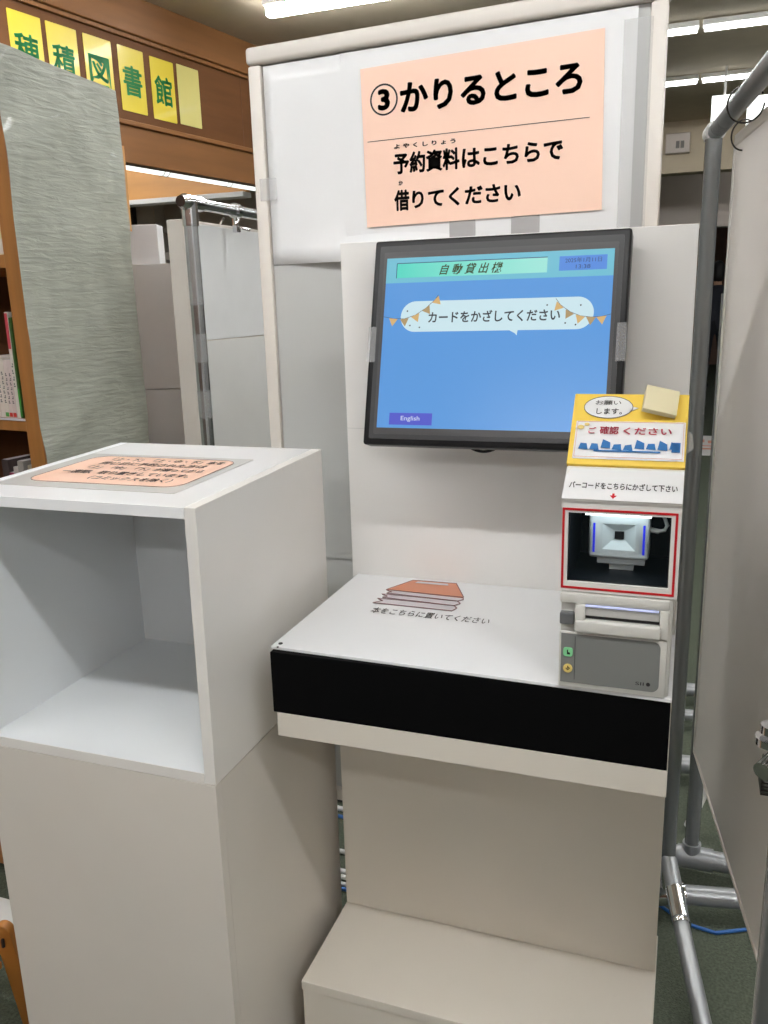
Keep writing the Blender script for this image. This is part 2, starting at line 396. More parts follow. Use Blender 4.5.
# ------------------------------------------------------------------ bookshelf, cloth, books
BX = RZ(-9.0, (-1.8155, 2.0, 0))      # local -x along the front to the left, +y depth; corner at origin
bs = empty('bookshelf', BX @ Vector((-0.5, 0.2, 0)), 'brown wooden bookshelf on the left with its end draped in green cloth', 'bookshelf')
D = 0.425
b = B(); b.box((-0.035, 0.012, 0), (-0.0, D, 2.012), 0.002, BX); b.box((-1.03, 0.012, 0), (-1.0, D, 2.012), 0.002, BX); obj('side_panel', b, 'wood_shelf', bs)
b = B(); b.box((-0.066, 0, 0), (0.0, 0.02, 2.055), 0.003, BX); obj('stile', b, 'wood_shelf', bs)
b = B(); b.box((-1.03, 0, 0), (-0.966, 0.02, 2.06), 0.003, BX); obj('stile', b, 'wood_shelf', bs)
for z0, z1 in ((1.98, 2.012), (1.480, 1.517), (1.002, 1.040), (0.52, 0.558), (0.02, 0.10)):
    b = B(); b.box((-1.0, 0.004, z0), (-0.0352, D-0.02, z1), 0.002, BX); obj('shelf_board', b, 'wood_shelf', bs)
b = B(); b.box((-1.0, D-0.02, 0.0), (-0.0352, D, 2.01), 0, BX); obj('back_panel', b, 'wood_dark', bs)
# price rail: thin pale strip on the shelf edge
b = B(); b.box((-0.95, 0.0, 1.034), (-0.068, 0.004, 1.041), 0.0005, BX); obj('edge_strip', b, 'page', bs)
# cloth: draped over the shelf end, gently wrinkled
b = B(); nu, nv = 60, 150; vv = []
for layer in (0, 1):
    g = []
    for j in range(nv+1):
        row = []
        for i in range(nu+1):
            u = i/nu; v = j/nv
            yy = -0.006+u*(D+0.012); z = 2.063-0.045*u-v*1.85
            n1 = noise.noise(Vector((u*4, v*9, 0)))*0.006 + noise.noise(Vector((u*3+v*12, v*5, 3)))*0.008 + abs(noise.noise(Vector((u*2-v*7, v*4+u*3, 8))))*0.008
            x = 0.004+max(0.0, n1)+ (0.0012 if layer else 0)
            row.append(b.b.verts.new(BX @ Vector((x, yy, z))))
        g.append(row)
    vv.append(g)
for l, g in enumerate(vv):
    for j in range(nv):
        for i in range(nu):
            q = (g[j][i], g[j+1][i], g[j+1][i+1], g[j][i+1]); b.b.faces.new(q if l else q[::-1])
for j in range(nv):
    b.b.faces.new((vv[0][j][0], vv[0][j+1][0], vv[1][j+1][0], vv[1][j][0])); b.b.faces.new((vv[1][j][nu], vv[1][j+1][nu], vv[0][j+1][nu], vv[0][j][nu]))
for i in range(nu):
    b.b.faces.new((vv[1][0][i], vv[1][0][i+1], vv[0][0][i+1], vv[0][0][i])); b.b.faces.new((vv[0][nv][i], vv[0][nv][i+1], vv[1][nv][i+1], vv[1][nv][i]))
tag(obj('cloth', b, 'cloth', smooth=True), 'crumpled sage green cloth hanging over the end of the bookshelf', 'cloth')
b = B(); b.box((-0.030, D+0.001, 1.60), (0.0035, D+0.022, 1.86), 0.001, BX); obj('edge_board', b, 'wood_light', bs)

bookmats = {}
def bm_(c): 
    k = tuple(c)
    if k not in bookmats: bookmats[k] = mat('book_cover_%d' % len(bookmats), srgb(*c), 0.35)
    return bookmats[k]
def book(xr, wd, ht, dp, z, y0, cover, label, group, marks=(), band=None, tilt=0):
    """xr: local x of the right face; marks: (v0, v1, colour) strokes up the spine"""
    c = BX @ Vector((xr-wd/2, y0+dp/2, z))
    t = empty('book', c, label, 'book', group)
    Lm = Matrix.Translation(BX @ Vector((xr-wd/2, y0, z))) @ Matrix.Rotation(math.radians(-9), 4, 'Z') @ Matrix.Rotation(math.radians(tilt), 4, 'Y')
    b = B(); b.box((-wd/2, 0, 0), (wd/2, dp, ht), 0.0012, Lm); obj('cover', b, bm_(cover), t)
    b = B(); b.box((-wd/2+0.002, 0.004, ht-0.002), (wd/2-0.002, dp-0.003, ht+0.0005), 0, Lm); obj('pages', b, 'page', t)
    R3 = Lm.to_3x3(); P = Plane(Lm @ Vector((-wd/2, 0, 0)), R3 @ Vector((1, 0, 0)), R3 @ Vector((0, 0, 1)))
    if band: flatobj('label_sticker', P, [rect(0.001, band[0]*ht, wd-0.001, band[1]*ht)], 0.0006, bm_(band[2]), t)
    if marks:
        b = B()
        for v0, v1, n in marks:
            for k in range(n):
                a = v0+(v1-v0)*k/n; h = (v1-v0)/n*0.62
                b.prism(P, rect(wd*0.3, a*ht, wd*0.7, (a+h*0.35)*ht), 0.0002, 0.0008)
                b.prism(P, rect(wd*(0.3+0.2*(k % 2)), (a+h*0.5)*ht, wd*(0.55+0.15*(k % 2)), (a+h)*ht), 0.0002, 0.0008)
        obj('spine_marks', b, 'inkgrey', t)
    return t
g2 = 'books on the middle shelf'
z = 1.0403; y0 = 0.012
x = -0.088
book(x, 0.010, 0.30, 0.21, z, y0, (60, 90, 40), 'thin tall dark green picture book against the right end of the middle shelf', g2, band=(0.02, 0.30, (70, 150, 60))); x -= 0.0115
book(x, 0.014, 0.315, 0.22, z, y0, (214, 206, 196), 'tall white picture book with red top on the middle shelf', g2, marks=((0.30, 0.55, 4),), band=(0.66, 0.99, (190, 70, 80))); x -= 0.0155
for k, (wd, ht, cv, bd, lab) in enumerate((
        (0.016, 0.176, (206, 188, 184), (200, 60, 50), 'small pinkish white paperback with red sticker, next to the tall white book'),
        (0.016, 0.176, (212, 196, 190), (205, 60, 50), 'second small pinkish white paperback with red sticker from the tall book'),
        (0.017, 0.182, (214, 204, 192), (70, 150, 60), 'small cream paperback with green sticker, third from the tall book'),
        (0.018, 0.188, (220, 208, 198), (214, 206, 196), 'white paperback with dark title, fourth from the tall book'),
        (0.015, 0.180, (205, 190, 180), (214, 206, 196), 'thin beige paperback at the left limit of the photo, middle shelf'))):
    book(x, wd, ht, 0.13, z, y0, cv, lab, g2, marks=((0.25, 0.8, 7),), band=(0.02, 0.09, bd)); x -= wd+0.0012
b = B(); b.box((-0.30, 0.240, z), (-0.10, 0.242, z+0.2), 0.0005, BX); b.box((-0.28, 0.242, z), (-0.14, 0.33, z+0.0012), 0, BX)
tag(obj('bookend', b, 'grey_panel'), 'grey metal bookend behind the small paperbacks on the middle shelf', 'bookend')
book(-0.078, 0.022, 0.27, 0.19, 1.5173, y0, (226, 214, 176), 'cream book with dark brush title on the upper shelf beside the shelf end', 'books on the upper shelf', marks=((0.25, 0.85, 6),), band=(0.01, 0.16, (225, 215, 205)))
book(-0.103, 0.022, 0.25, 0.19, 1.5173, y0, (200, 180, 150), 'tan book left of the cream book on the upper shelf', 'books on the upper shelf', marks=((0.3, 0.8, 5),))
x = -0.085
for wd, ht, cv, lab in ((0.018, 0.30, (120, 30, 40), 'dark red book nearest the shelf end on the lower shelf'), (0.03, 0.33, (170, 160, 140), 'beige book second from the end on the lower shelf'),
                        (0.016, 0.31, (30, 80, 130), 'blue book on the lower shelf between pale books'), (0.028, 0.34, (150, 145, 140), 'grey book left of the blue one on the lower shelf'),
                        (0.02, 0.32, (190, 180, 175), 'pale book further left on the lower shelf'), (0.02, 0.30, (150, 50, 80), 'crimson book near the left limit of the lower shelf'), (0.03, 0.34, (70, 60, 60), 'dark book at the left limit of the lower shelf')):
    book(x, wd, ht, 0.24, 0.5583, 0.04, cv, lab, 'books on the lower shelf'); x -= wd+0.0015

# ------------------------------------------------------------------ middle background: cabinet, left pipe frame, boards
GX = RZ(20.1, (-2.10, 2.78, 0))
t = empty('storage_cabinet', GX @ Vector((0.15, 0.05, 0)), 'plain grey upright panel cabinet behind the cloth, with screw holes', 'cabinet')
b = B(); b.box((-0.15, 0, 0.0), (0.335, 0.018, 1.044), 0.001, GX); b.box((-0.15, 0, 1.048), (0.335, 0.018, 1.52), 0.001, GX); obj('front_panel', b, mat('pale_grey_panel', (0.80, 0.80, 0.78, 1), 0.5), t)
b = B(); b.box((0.315, 0.0185, 0.0), (0.335, 0.16, 1.52), 0.001, GX); b.box((-0.15, 0.14, 0), (0.3145, 0.16, 1.52), 0.001, GX); b.box((-0.15, 0.0185, 1.505), (0.3145, 0.1395, 1.52), 0, GX); obj('carcass', b, 'light_panel', t)
b = B(); 
for zz in (1.50, 1.062, 1.03): b.tube([GX @ Vector((0.318, -0.002, zz)), GX @ Vector((0.318, 0.003, zz))], 0.006, 12)
obj('screw', b, 'ink', t)
b = B(); b.box((-0.12, 0.03, 1.5202), (0.185, 0.12, 1.665), 0.003, GX); tag(obj('paper_box', b, 'sheet'), 'plain white box on top of the grey cabinet', 'box')

fl = empty('pipe_frame', (-1.494, 2.4, 0), 'chrome pipe frame with taped post beyond the left cabinet', 'frame')
b = B(); b.tube([(-1.494, 2.4, 0.0), (-1.494, 2.4, 1.665)], 0.0215, 20); obj('post', b, 'steel_bright', fl, smooth=True)
b = B(); b.tube([(-1.494, 3.75, 0.0), (-1.494, 3.75, 1.66)], 0.0215, 20); obj('post', b, 'steel_bright', fl, smooth=True)
b = B(); b.tube([(-1.494, 2.372, 1.67), (-1.494, 3.9, 1.67)], 0.0185, 20); obj('top_rail', b, 'steel_bright', fl, smooth=True)
b = B(); b.tube([(-1.494, 2.352, 1.67), (-1.494, 2.372, 1.67)], [0.017, 0.024], 20); b.tube([(-1.494, 2.372, 1.67), (-1.494, 2.46, 1.67)], 0.024, 20); b.tube([(-1.494, 2.4, 1.60), (-1.494, 2.4, 1.67)], 0.0255, 20); obj('elbow', b, 'chrome', fl, smooth=True)
b = B(); b.tube([(-1.494, 2.676, 1.67), (-1.494, 2.700, 1.67)], 0.025, 20); b.box((-1.505, 2.679, 1.60), (-1.483, 2.697, 1.65), 0.002); b.tube([(-1.483, 2.688, 1.615), (-1.448, 2.700, 1.605)], 0.006, 10); obj('clamp', b, 'chrome', fl, smooth=True)
b = B(); b.tube([(-1.494, 2.36, 0.03), (-1.494, 3.79, 0.03)], 0.022, 16); b.tube([(-1.68, 2.4, 0.03), (-1.25, 2.4, 0.03)], 0.022, 16); obj('base_pipe', b, 'steel_bright', fl, smooth=True)
for z0, z1 in ((1.36, 1.60), (1.18, 1.27), (1.00, 1.09)):
    b = B(); b.tube([(-1.494, 2.4, z0), (-1.494, 2.4, z1)], 0.0225, 20); obj('tape', b, 'film', fl, smooth=True)
b = B()
b.box((-1.606, 2.435, 0.45), (-1.545, 3.66, 1.628), 0.003)
pl_ = tag(obj('partition_board', b, 'rail'), 'white hanging partition board on the left pipe frame', 'board')
b = B(); b.box((-1.545, 2.485, 1.246), (-1.541, 3.66, 1.618), 0.001); obj('face_sheet', b, 'sheet', pl_)
b = B(); b.box((-1.545, 2.485, 0.47), (-1.542, 3.66, 1.242), 0.001); obj('face_sheet', b, 'light_panel', pl_)
b = B(); b.tube([(-1.56, 2.688, 1.628), (-1.54, 2.688, 1.65)], 0.004, 8); obj('hook', b, 'chrome', pl_)

# ------------------------------------------------------------------ display board behind the kiosk
YB = 1.531
db = empty('display_board', (-0.43, 1.56, 0), 'tall white display board with pale frame standing behind the kiosk', 'board')
XL, XR, ZT, ZB = -0.803, -0.064, 1.812, 0.285
b = B(); b.box((XL+0.02, YB+0.004, ZB), (XR-0.02, YB+0.024, ZT-0.02)); obj('panel', shear_board(b), 'board', db)
b = B(); b.box((XL-0.001, YB-0.012, ZT-0.030), (XR+0.004, YB+0.030, ZT), 0.007, seg=3); obj('top_rail', shear_board(b), 'rail', db, smooth=True)
for x0 in (XL, XR-0.026):
    b = B(); b.box((x0, YB-0.006, ZB-0.01), (x0+0.026, YB+0.028, ZT-0.0305), 0.004); obj('side_rail', shear_board(b), 'rail', db, smooth=True)
b = B(); b.box((XL+0.026, YB-0.006, ZB-0.01), (XR-0.026, YB+0.028, ZB+0.02), 0.004); obj('bottom_rail', b, 'rail', db)
for x0 in (-0.48, XR-0.13):
    b = B(); b.box((x0, YB+0.002, 0.05), (x0+0.03, YB+0.026, ZB-0.0105)); b.box((x0-0.01, YB-0.10, 0), (x0+0.04, YB+0.22, 0.05), 0.005); obj('foot', b, 'steel', db)
# covering sheets: the upper one curls at its lower edge
PB = Plane((0, YB, 0), (1, 0, 0), (0, 0, 1))
b = B(); n = 24; top = []; 
g = []
for j in range(13):
    row = []
    for i in range(n+1):
        x = XL+0.030+(0.425)*i/n; z = 1.428+(ZT-0.034-1.428)*j/12
        bul = 0.020*max(0, 1-j/2.2)**2*math.sin(math.pi*min(1, max(0, (i/n-0.08)/0.92)))
        row.append(b.b.verts.new((x, YB-0.002-bul, z)))
    g.append(row)
for j in range(12):
    for i in range(n): b.b.faces.new((g[j][i], g[j][i+1], g[j+1][i+1], g[j+1][i]))
sh = obj('cover_sheet', shear_board(b), 'sheet', db, smooth=True)
md = sh.modifiers.new('thick', 'SOLIDIFY'); md.thickness = 0.0008
b = B(); b.box((-0.618, YB-0.0045, 1.36), (XR-0.045, YB-0.0028, ZT-0.034)); obj('cover_sheet', shear_board(b), 'sheet', db)
b = B(); b.box((XL+0.030, YB+0.0005, 0.84), (XR-0.030, YB+0.0025, 1.43)); obj('cover_sheet', shear_board(b), 'board', db)  # lower sheet in grey: its shade is put into the colour
b = B(); b.box((-0.13, YB-0.0062, 1.3), (-0.085, YB-0.0047, 1.775)); obj('tape', b, 'film', db)
b = B(); b.box((-0.79, YB-0.0100, 1.545), (-0.755, YB-0.0072, 1.585), 0.001); obj('tape', b, 'tape', db)
for x0, x1 in ((-0.419, -0.372), (-0.308, -0.259)):
    b = B(); b.box((x0, YB-0.0062, 1.44), (x1, YB-0.0048, 1.505)); obj('tape', b, 'tape_grey', db)

# ③ poster
P0 = Plane((-0.579, YB-0.0068, 1.486), (1, 0.0, 0.006), (0, 0, 1))
W, H = 0.424, 0.272
sg = empty('paper_sign', P0(W/2, 0), 'large peach paper sign with black borrowing-place lettering on the display board', 'sign')
b = B(); b.prism(P0, [(0.004, 0), (W, 0.003), (W-0.004, H+0.006), (0, H-0.006)], 0.0, 0.0012); obj('sheet', b, 'peach', sg)
hh = 0.0018
b = B(); cx, cy, r = 0.043, 0.780*H, 0.0260
for k in range(40):
    a0, a1 = 2*math.pi*k/40, 2*math.pi*(k+1)/40
    b.prism(P0, [(cx+r*math.cos(a0), cy+r*math.sin(a0)), (cx+r*math.cos(a1), cy+r*math.sin(a1)), (cx+(r-0.003)*math.cos(a1), cy+(r-0.003)*math.sin(a1)), (cx+(r-0.003)*math.cos(a0), cy+(r-0.003)*math.sin(a0))], hh-0.0004, hh)
obj('number_circle', b, 'ink', sg)
text('number', '3', P0, cx-0.0115, cy-0.0175, 0.023, 0.035, 'ink', sg, hh, 0.045)
text('heading_lettering', 'かりるところ', P0, 0.073, 0.685*H, 0.314, 0.049, 'ink', sg, hh, 0.036)
b = B(); stroke(b, P0, [(0.010, 0.535*H), (0.400, 0.545*H)], 0.0010, hh); obj('rule', b, 'ink', sg)
text('body_lettering', '予約資料', P0, 0.058, 0.318*H, 0.122, 0.036, 'ink', sg, hh, 0.035)
text('body_lettering', 'はこちらで', P0, 0.184, 0.322*H, 0.174, 0.032, 'ink', sg, hh, 0.032)
text('body_lettering', '借', P0, 0.058, 0.090*H, 0.029, 0.036, 'ink', sg, hh, 0.035)
text('body_lettering', 'りてください', P0, 0.092, 0.098*H, 0.196, 0.031, 'ink', sg, hh, 0.032)
text('ruby_lettering', 'よ や く し り ょ う', P0, 0.060, 0.475*H, 0.113, 0.008, 'ink', sg, hh, 0.035)
text('ruby_lettering', 'か', P0, 0.067, 0.250*H, 0.008, 0.008, 'ink', sg, hh, 0.035)

# ------------------------------------------------------------------ self checkout kiosk
K = empty('self_checkout_kiosk', (-0.269, 1.15, 0), 'white self checkout kiosk with tall back panel, counter and stepped foot', 'kiosk')
KL, KR = -0.538, 0.0
TZ = 0.893
b = B(); b.box((KL, 1.300, 0.0), (KR, 1.330, 1.445), 0.001); obj('back_panel', b, 'kiosk', K)
b = B(); b.box((KL, 1.2985, 1.148), (KR, 1.3003, 1.1488)); obj('seam', b, 'grey_panel', K)
b = B(); b.box((-0.527, 0.953, TZ-0.0045), (KR+0.001, 1.2985, TZ), 0.0008)
for v in b.verts:
    if v.co.x < -0.5 and v.co.y < 1.0: v.co.y += 0.013
obj('counter_top', b, 'white_top', K)
b = B(); b.box((-0.524, 0.957, 0.798), (KR, 0.985, TZ-0.0048), 0.0008); obj('black_fascia', b, 'black', K)
b = B(); b.box((-0.524, 0.985, 0.798), (KR, 1.298, TZ-0.005)); obj('drawer_body', b, 'kiosk', K)
b = B(); b.box((-0.519, 0.957, 0.762), (KR+0.001, 1.2985, 0.7975), 0.0008); obj('apron', b, 'kiosk_low_shade', K)
b = B(); b.box((KL, 1.212, 0.2875), (KR, 1.2985, 0.7615), 0.0008); obj('column', b, 'kiosk_low_shade', K)
b = B(); b.box((KL-0.001, 1.018, 0.270), (KR+0.002, 1.2985, 0.287), 0.0012); obj('foot_top', b, 'kiosk_low_shade', K)
b = B(); b.box((KL, 1.020, 0.0), (KR, 1.2985, 0.2692), 0.0008); obj('foot', b, 'kiosk_low_shade', K)
PT = Plane((0, 0, TZ), (1, 0, 0), (0, 1, 0))
b = B(); b.prism(PT, ell(-0.517, 0.977, 0.003, 0.003, 16), 0.0, 0.001); b.prism(PT, ell(-0.515, 0.964, 0.0015, 0.0015, 12), 0.0, 0.001); obj('screw', b, 'ink', K)
# printed book stack on the counter
Q = 0.0005
pic = flatobj('book_stack_print', PT, [[(-0.4215, 1.284), (-0.3465, 1.286), (-0.319, 1.2255), (-0.319, 1.221), (-0.4485, 1.2275)]], Q*3, 'brick', K)
b = B()
edges = [[(-0.449, 1.2265), (-0.319, 1.223), (-0.316, 1.214), (-0.323, 1.205), (-0.443, 1.211), (-0.437, 1.218)],
         [(-0.449, 1.205), (-0.323, 1.2045), (-0.316, 1.195), (-0.323, 1.184), (-0.443, 1.190), (-0.437, 1.197)],
         [(-0.449, 1.184), (-0.323, 1.1835), (-0.316, 1.174), (-0.320, 1.161), (-0.449, 1.163), (-0.437, 1.175)]]
for e in edges: b.prism(PT, e, Q, Q*2)
obj('page_print', b, 'page', K)
b = B()
stroke(b, PT, [(-0.4215, 1.284), (-0.3465, 1.286), (-0.318, 1.224), (-0.4495, 1.227), (-0.4215, 1.284)], 0.0014, Q*4)
for e in edges: stroke(b, PT, e+[e[0]], 0.0016, Q*4)
obj('outline_print', b, 'outline', K)
flatobj('title_print', PT, [[(-0.411, 1.2775), (-0.359, 1.2785), (-0.356, 1.2705), (-0.413, 1.2695)]], Q*5, 'page', K)
text('counter_lettering', '本をこちらに置いてください', PT, -0.440, 1.123, 0.184, 0.024, 'ink', K, Q*2, 0.008)

# monitor (turned up a little)
mo = empty('touch_monitor', (-0.275, 1.25, 1.15), 'black framed touch screen monitor showing a blue page on the kiosk panel', 'monitor')
PM = Plane((-0.462, 1.175, 1.1435), (1, 0, 0.0), (0, 0.0835, 0.298)); MW, MH = 0.376, 0.3100
XM = Matrix.Identity(4)
for i in range(3): XM[i][0] = PM.u[i]; XM[i][1] = PM.v[i]; XM[i][2] = PM.n[i]; XM[i][3] = PM.o[i]
b = B(); b.box((0, 0, -0.030), (MW, MH, 0.0), 0.004, XM, 3); b.box((0.05, 0.04, -0.045), (MW-0.05, MH-0.06, -0.030), 0.004, XM); obj('case', b, 'black_plastic', mo, smooth=True)
b = B(); b.prism(PM, rrect(0.0095, 0.0095, MW-0.0095, MH-0.0095, 0.002), -0.0008, 0.0010); obj('inner_bezel', b, 'bezel', mo)
b = B(); b.prism(PM, rrect(0.0165, 0.0165, MW-0.0165, MH-0.019, 0.001), 0.0010, 0.0013); obj('inner_frame', b, mat('bezel_light', (0.060, 0.058, 0.060, 1), 0.3), mo)
SX0, SY0, SX1, SY1 = 0.0215, 0.0260, MW-0.0215, MH-0.0285
PS = Plane(PM(SX0, SY0, 0.0014), PM.u, PM.v); SW, SH = SX1-SX0, SY1-SY0
def em(name, c, s=0.93):
    return mat(name, (0.02, 0.02, 0.02, 1), 0.25, emit=s, ecol=srgb(*c))
def emgrad(name, c0, c1, s=0.93):
    m = em(name, c0, s); nt = m.node_tree
    tc = nt.nodes.new('ShaderNodeTexCoord'); sp = nt.nodes.new('ShaderNodeSeparateXYZ'); r = nt.nodes.new('ShaderNodeValToRGB')
    r.color_ramp.elements[0].color = srgb(*c0); r.color_ramp.elements[1].color = srgb(*c1)
    nt.links.new(tc.outputs['Generated'], sp.inputs[0]); nt.links.new(sp.outputs['X'], r.inputs[0]); nt.links.new(r.outputs[0], nt.nodes['Principled BSDF'].inputs['Emission Color'])
    return m
E_blue = em('screen_blue', (84, 152, 222)); E_head = em('screen_header', (108, 190, 212)); E_bar = emgrad('screen_bar', (75, 215, 195), (160, 232, 220))
E_white = em('screen_white', (205, 232, 240)); E_clock = em('screen_clock', (80, 138, 222)); E_btn = em('screen_button', (76, 84, 204))
E_ink = em('screen_ink', (70, 72, 78), 0.7); E_olive = em('screen_olive', (70, 84, 50), 0.8); E_btxt = em('screen_button_text', (210, 222, 240)); E_flag = em('screen_flag', (214, 176, 112)); E_flag2 = em('screen_flag_dark', (176, 150, 104)); E_navy = em('screen_navy', (40, 60, 110), 0.8)
def sc(polys, lay, m, nm, lab=None, P=None, parent=None): return flatobj(nm, PS, [[(x*SW, y*SH) for x, y in p] for p in polys], 0.0004*lay, m, parent or scr, th=0.00035, label=lab)
b = B(); b.prism(PS, rect(0, 0, SW, SH), -0.0003, 0.0001); scr = obj('screen', b, E_blue, mo)
sc([rect(0, 0.853, 1, 1)], 1, E_head, 'header_band')
sc([rect(0.050, 0.882, 0.725, 0.965)], 2, E_bar, 'title_bar')
b = B(); stroke(b, PS, [(0.050*SW, 0.880*SH), (0.050*SW, 0.967*SH), (0.725*SW, 0.967*SH)], 0.0010, 0.0013); obj('title_edge', b, E_navy, scr)
sc([rect(0.775, 0.888, 0.972, 0.968)], 2, E_clock, 'clock_box')
text('title_lettering', '自 動 貸 出 機', PS, 0.250*SW, 0.890*SH, 0.285*SW, 0.062*SH, E_olive, scr, 0.0014, 0.018, shear=0.3)
text('clock_lettering', '2025年1月11日', PS, 0.80*SW, 0.929*SH, 0.150*SW, 0.028*SH, E_navy, scr, 0.0014, 0.0)
text('clock_lettering', '13:38', PS, 0.845*SW, 0.896*SH, 0.060*SW, 0.022*SH, E_navy, scr, 0.0014, 0.0)
bub = [(x/SW, y/SH) for x, y in rrect(0.082*SW, 0.563*SH, 0.930*SW, 0.742*SH, 0.089*SH, 10)]
sc([bub, [(0.575, 0.566), (0.605, 0.545), (0.612, 0.533), (0.615, 0.566)]], 1, E_white, 'speech_bubble')
text('bubble_lettering', 'カードをかざしてください', PS, 0.212*SW, 0.612*SH, 0.580*SW, 0.068*SH, E_ink, scr, 0.0009, 0.022)
sc([rect(0.058, 0.018, 0.258, 0.088)], 1, E_btn, 'language_button')
text('button_lettering', 'English', PS, 0.113*SW, 0.036*SH, 0.088*SW, 0.034*SH, E_btxt, scr, 0.0009, 0.005)
# bunting on both sides of the bubble
def bunting(pts, nm):
    b = B(); stroke(b, PS, [(x*SW, y*SH) for x, y in pts], 0.0006, 0.0010); obj(nm, b, E_ink, scr)
    for k in range(1, len(pts)-1):
        x, y = pts[k]; dx, dy = pts[k+1][0]-pts[k-1][0], pts[k+1][1]-pts[k-1][1]; L = math.hypot(dx*SW, dy*SH); ux, uy = dx*SW/L*0.0068, dy*SH/L*0.0068
        X, Y = x*SW, y*SH
        b = B(); b.prism(PS, [(X-ux, Y-uy), (X+ux, Y+uy), (X+uy*1.7, Y-ux*1.7)], 0.0008, 0.0013); obj('flag', b, E_flag if k % 2 else E_flag2, scr)
bunting([(0.0, 0.655), (0.048, 0.642), (0.100, 0.640), (0.150, 0.660), (0.198, 0.700), (0.240, 0.750), (0.252, 0.775)], 'bunting_string')
bunting([(0.770, 0.735), (0.790, 0.700), (0.832, 0.660), (0.876, 0.636), (0.920, 0.628), (0.962, 0.630), (1.0, 0.642)], 'bunting_string')
sc([[(x/SW, y/SH) for x, y in ell(cx*SW, cy*SH, 0.0012, 0.0012, 10)] for cx, cy in ((0.112, 0.685), (0.128, 0.600), (0.173, 0.588), (0.735, 0.700), (0.875, 0.695), (0.815, 0.598), (0.858, 0.588))], 2, E_ink, 'confetti')
for x0, x1 in ((-0.001, 0.0115), (MW-0.0125, MW+0.001)):
    b = B(); b.prism(PM, rect(x0, 0.125, x1, 0.178), 0.0012, 0.0020); obj('tape', b, 'tape', mo, label='piece of clear tape')
b = B(); b.tube([(-0.315+0.060*t_, 1.215, 1.142-0.011*math.sin(math.pi*t_)) for t_ in [k/12 for k in range(13)]], 0.0022, 8); obj('cable', b, 'black_plastic', mo, smooth=True)
b = B(); b.box((-0.335, 1.262, 1.22), (-0.215, 1.2998, 1.36), 0.003); obj('mount', b, 'black_plastic', mo)

# ------------------------------------------------------------------ card reader tower
T = empty('card_reader_tower', (-0.065, 1.06, 1.015), 'white reader tower with red framed dark window on the right of the counter', 'card reader')
FY = 0.955
OX0, OX1, OZ0, OZ1 = -0.1235, -0.0105, 1.027, 1.1105
b = B()
b.box((-0.131, FY, 1.0155), (OX0, 1.20, 1.1245)); b.box((OX1, FY, 1.0155), (0.0, 1.20, 1.1245)); b.box((OX0, FY, 1.0155), (OX1, 1.20, OZ0)); b.box((OX0, FY, OZ1), (OX1, 1.20, 1.1245))
b.box((-0.131, 1.155, TZ+0.0004), (0.0, 1.20, 1.0155)); b.box((-0.131, 1.20, TZ+0.0004), (0.0, 1.215, 1.157))
obj('housing', b, 'tower', T)
Lp = Plane((0, 0, 0), (0, 1, 0), (0, 0, 1))
b = B(); b.prism(Plane((-0.131, 0, 0), (0, 1, 0), (0, 0, 1)), [(FY-0.002, 1.1247), (FY-0.002, 1.1275), (0.991, 1.1565), (1.1995, 1.1565), (1.1995, 1.1247)], 0, 0.131); obj('sloped_cap', b, 'tower', T)
b = B()
b.box((OX0, 1.075, OZ0), (OX1, 1.08, OZ1)); b.box((OX0-0.0002, FY+0.004, OZ0), (OX0+0.0015, 1.075, OZ1)); b.box((OX1-0.0015, FY+0.004, OZ0), (OX1+0.0002, 1.075, OZ1)); b.box((OX0, FY+0.004, OZ0-0.0002), (OX1, 1.075, OZ0+0.0012)); b.box((OX0, FY+0.004, OZ1-0.0012), (OX1, 1.075, OZ1+0.0002))
obj('recess_lining', b, 'void', T)
PF = Plane((0, FY, 0), (1, 0, 0), (0, 0, 1))
b = B()
x0, x1, z0, z1, tw = -0.1300, -0.0035, 1.0185, 1.1158, 0.0026
for r_ in (rect(x0, z0, x0+tw, z1), rect(x1-tw, z0, x1, z1), rect(x0+tw, z0, x1-tw, z0+tw), rect(x0+tw, z1-tw, x1-tw, z1)): b.prism(PF, r_, 0, 0.0008)
obj('red_border', b, 'red', T)
b = B(); b.box((OX0+0.0016, FY+0.0012, OZ0+0.0014), (OX1-0.0016, FY+0.0024, OZ1-0.0014)); obj('window_pane', b, 'glass', T)
b = B(); b.box((-0.105, 0.964, OZ1-0.0042), (-0.032, 0.984, OZ1-0.0014)); obj('led_strip', b, mat('led_white', (1, 1, 1, 1), 0.5, emit=5.0, ecol=(0.85, 0.97, 1.0, 1)), T)
# scanner head: frame with sunken pyramid face
SC = B(); sx0, sx1, sz0, sz1, sy = -0.1035, -0.0340, 1.0475, 1.1025, 0.990
SC.box((sx0, sy, sz0), (sx1, sy+0.040, sz1), 0.004, seg=3)
head = obj('scanner', SC, 'scanner', T, smooth=True)
cut = B(); cx, cz = (sx0+sx1)/2, (sz0+sz1)/2-0.0005
def frustum(b, hx, hz, y_0, kx, kz, y_1, m=0):
    a = [b.b.verts.new((cx+sx*hx, y_0, cz+s_*hz)) for sx, s_ in ((-1, -1), (1, -1), (1, 1), (-1, 1))]
    c = [b.b.verts.new((cx+sx*kx, y_1, cz+s_*kz)) for sx, s_ in ((-1, -1), (1, -1), (1, 1), (-1, 1))]
    return a, c
b = B(); a, c = frustum(b, 0.0235, 0.0195, sy-0.0007, 0.0075, 0.0065, sy-0.0001)
o_ = [b.b.verts.new((cx+sx*0.0255, sy-0.0002, cz+s_*0.0215)) for sx, s_ in ((-1, -1), (1, -1), (1, 1), (-1, 1))]
for k in range(4):
    b.b.faces.new((a[k], a[(k+1) % 4], c[(k+1) % 4], c[k])); b.b.faces.new((o_[k], o_[(k+1) % 4], a[(k+1) % 4], a[k]))
b.b.faces.new(c)
for v in c: v.co.y = sy+0.010
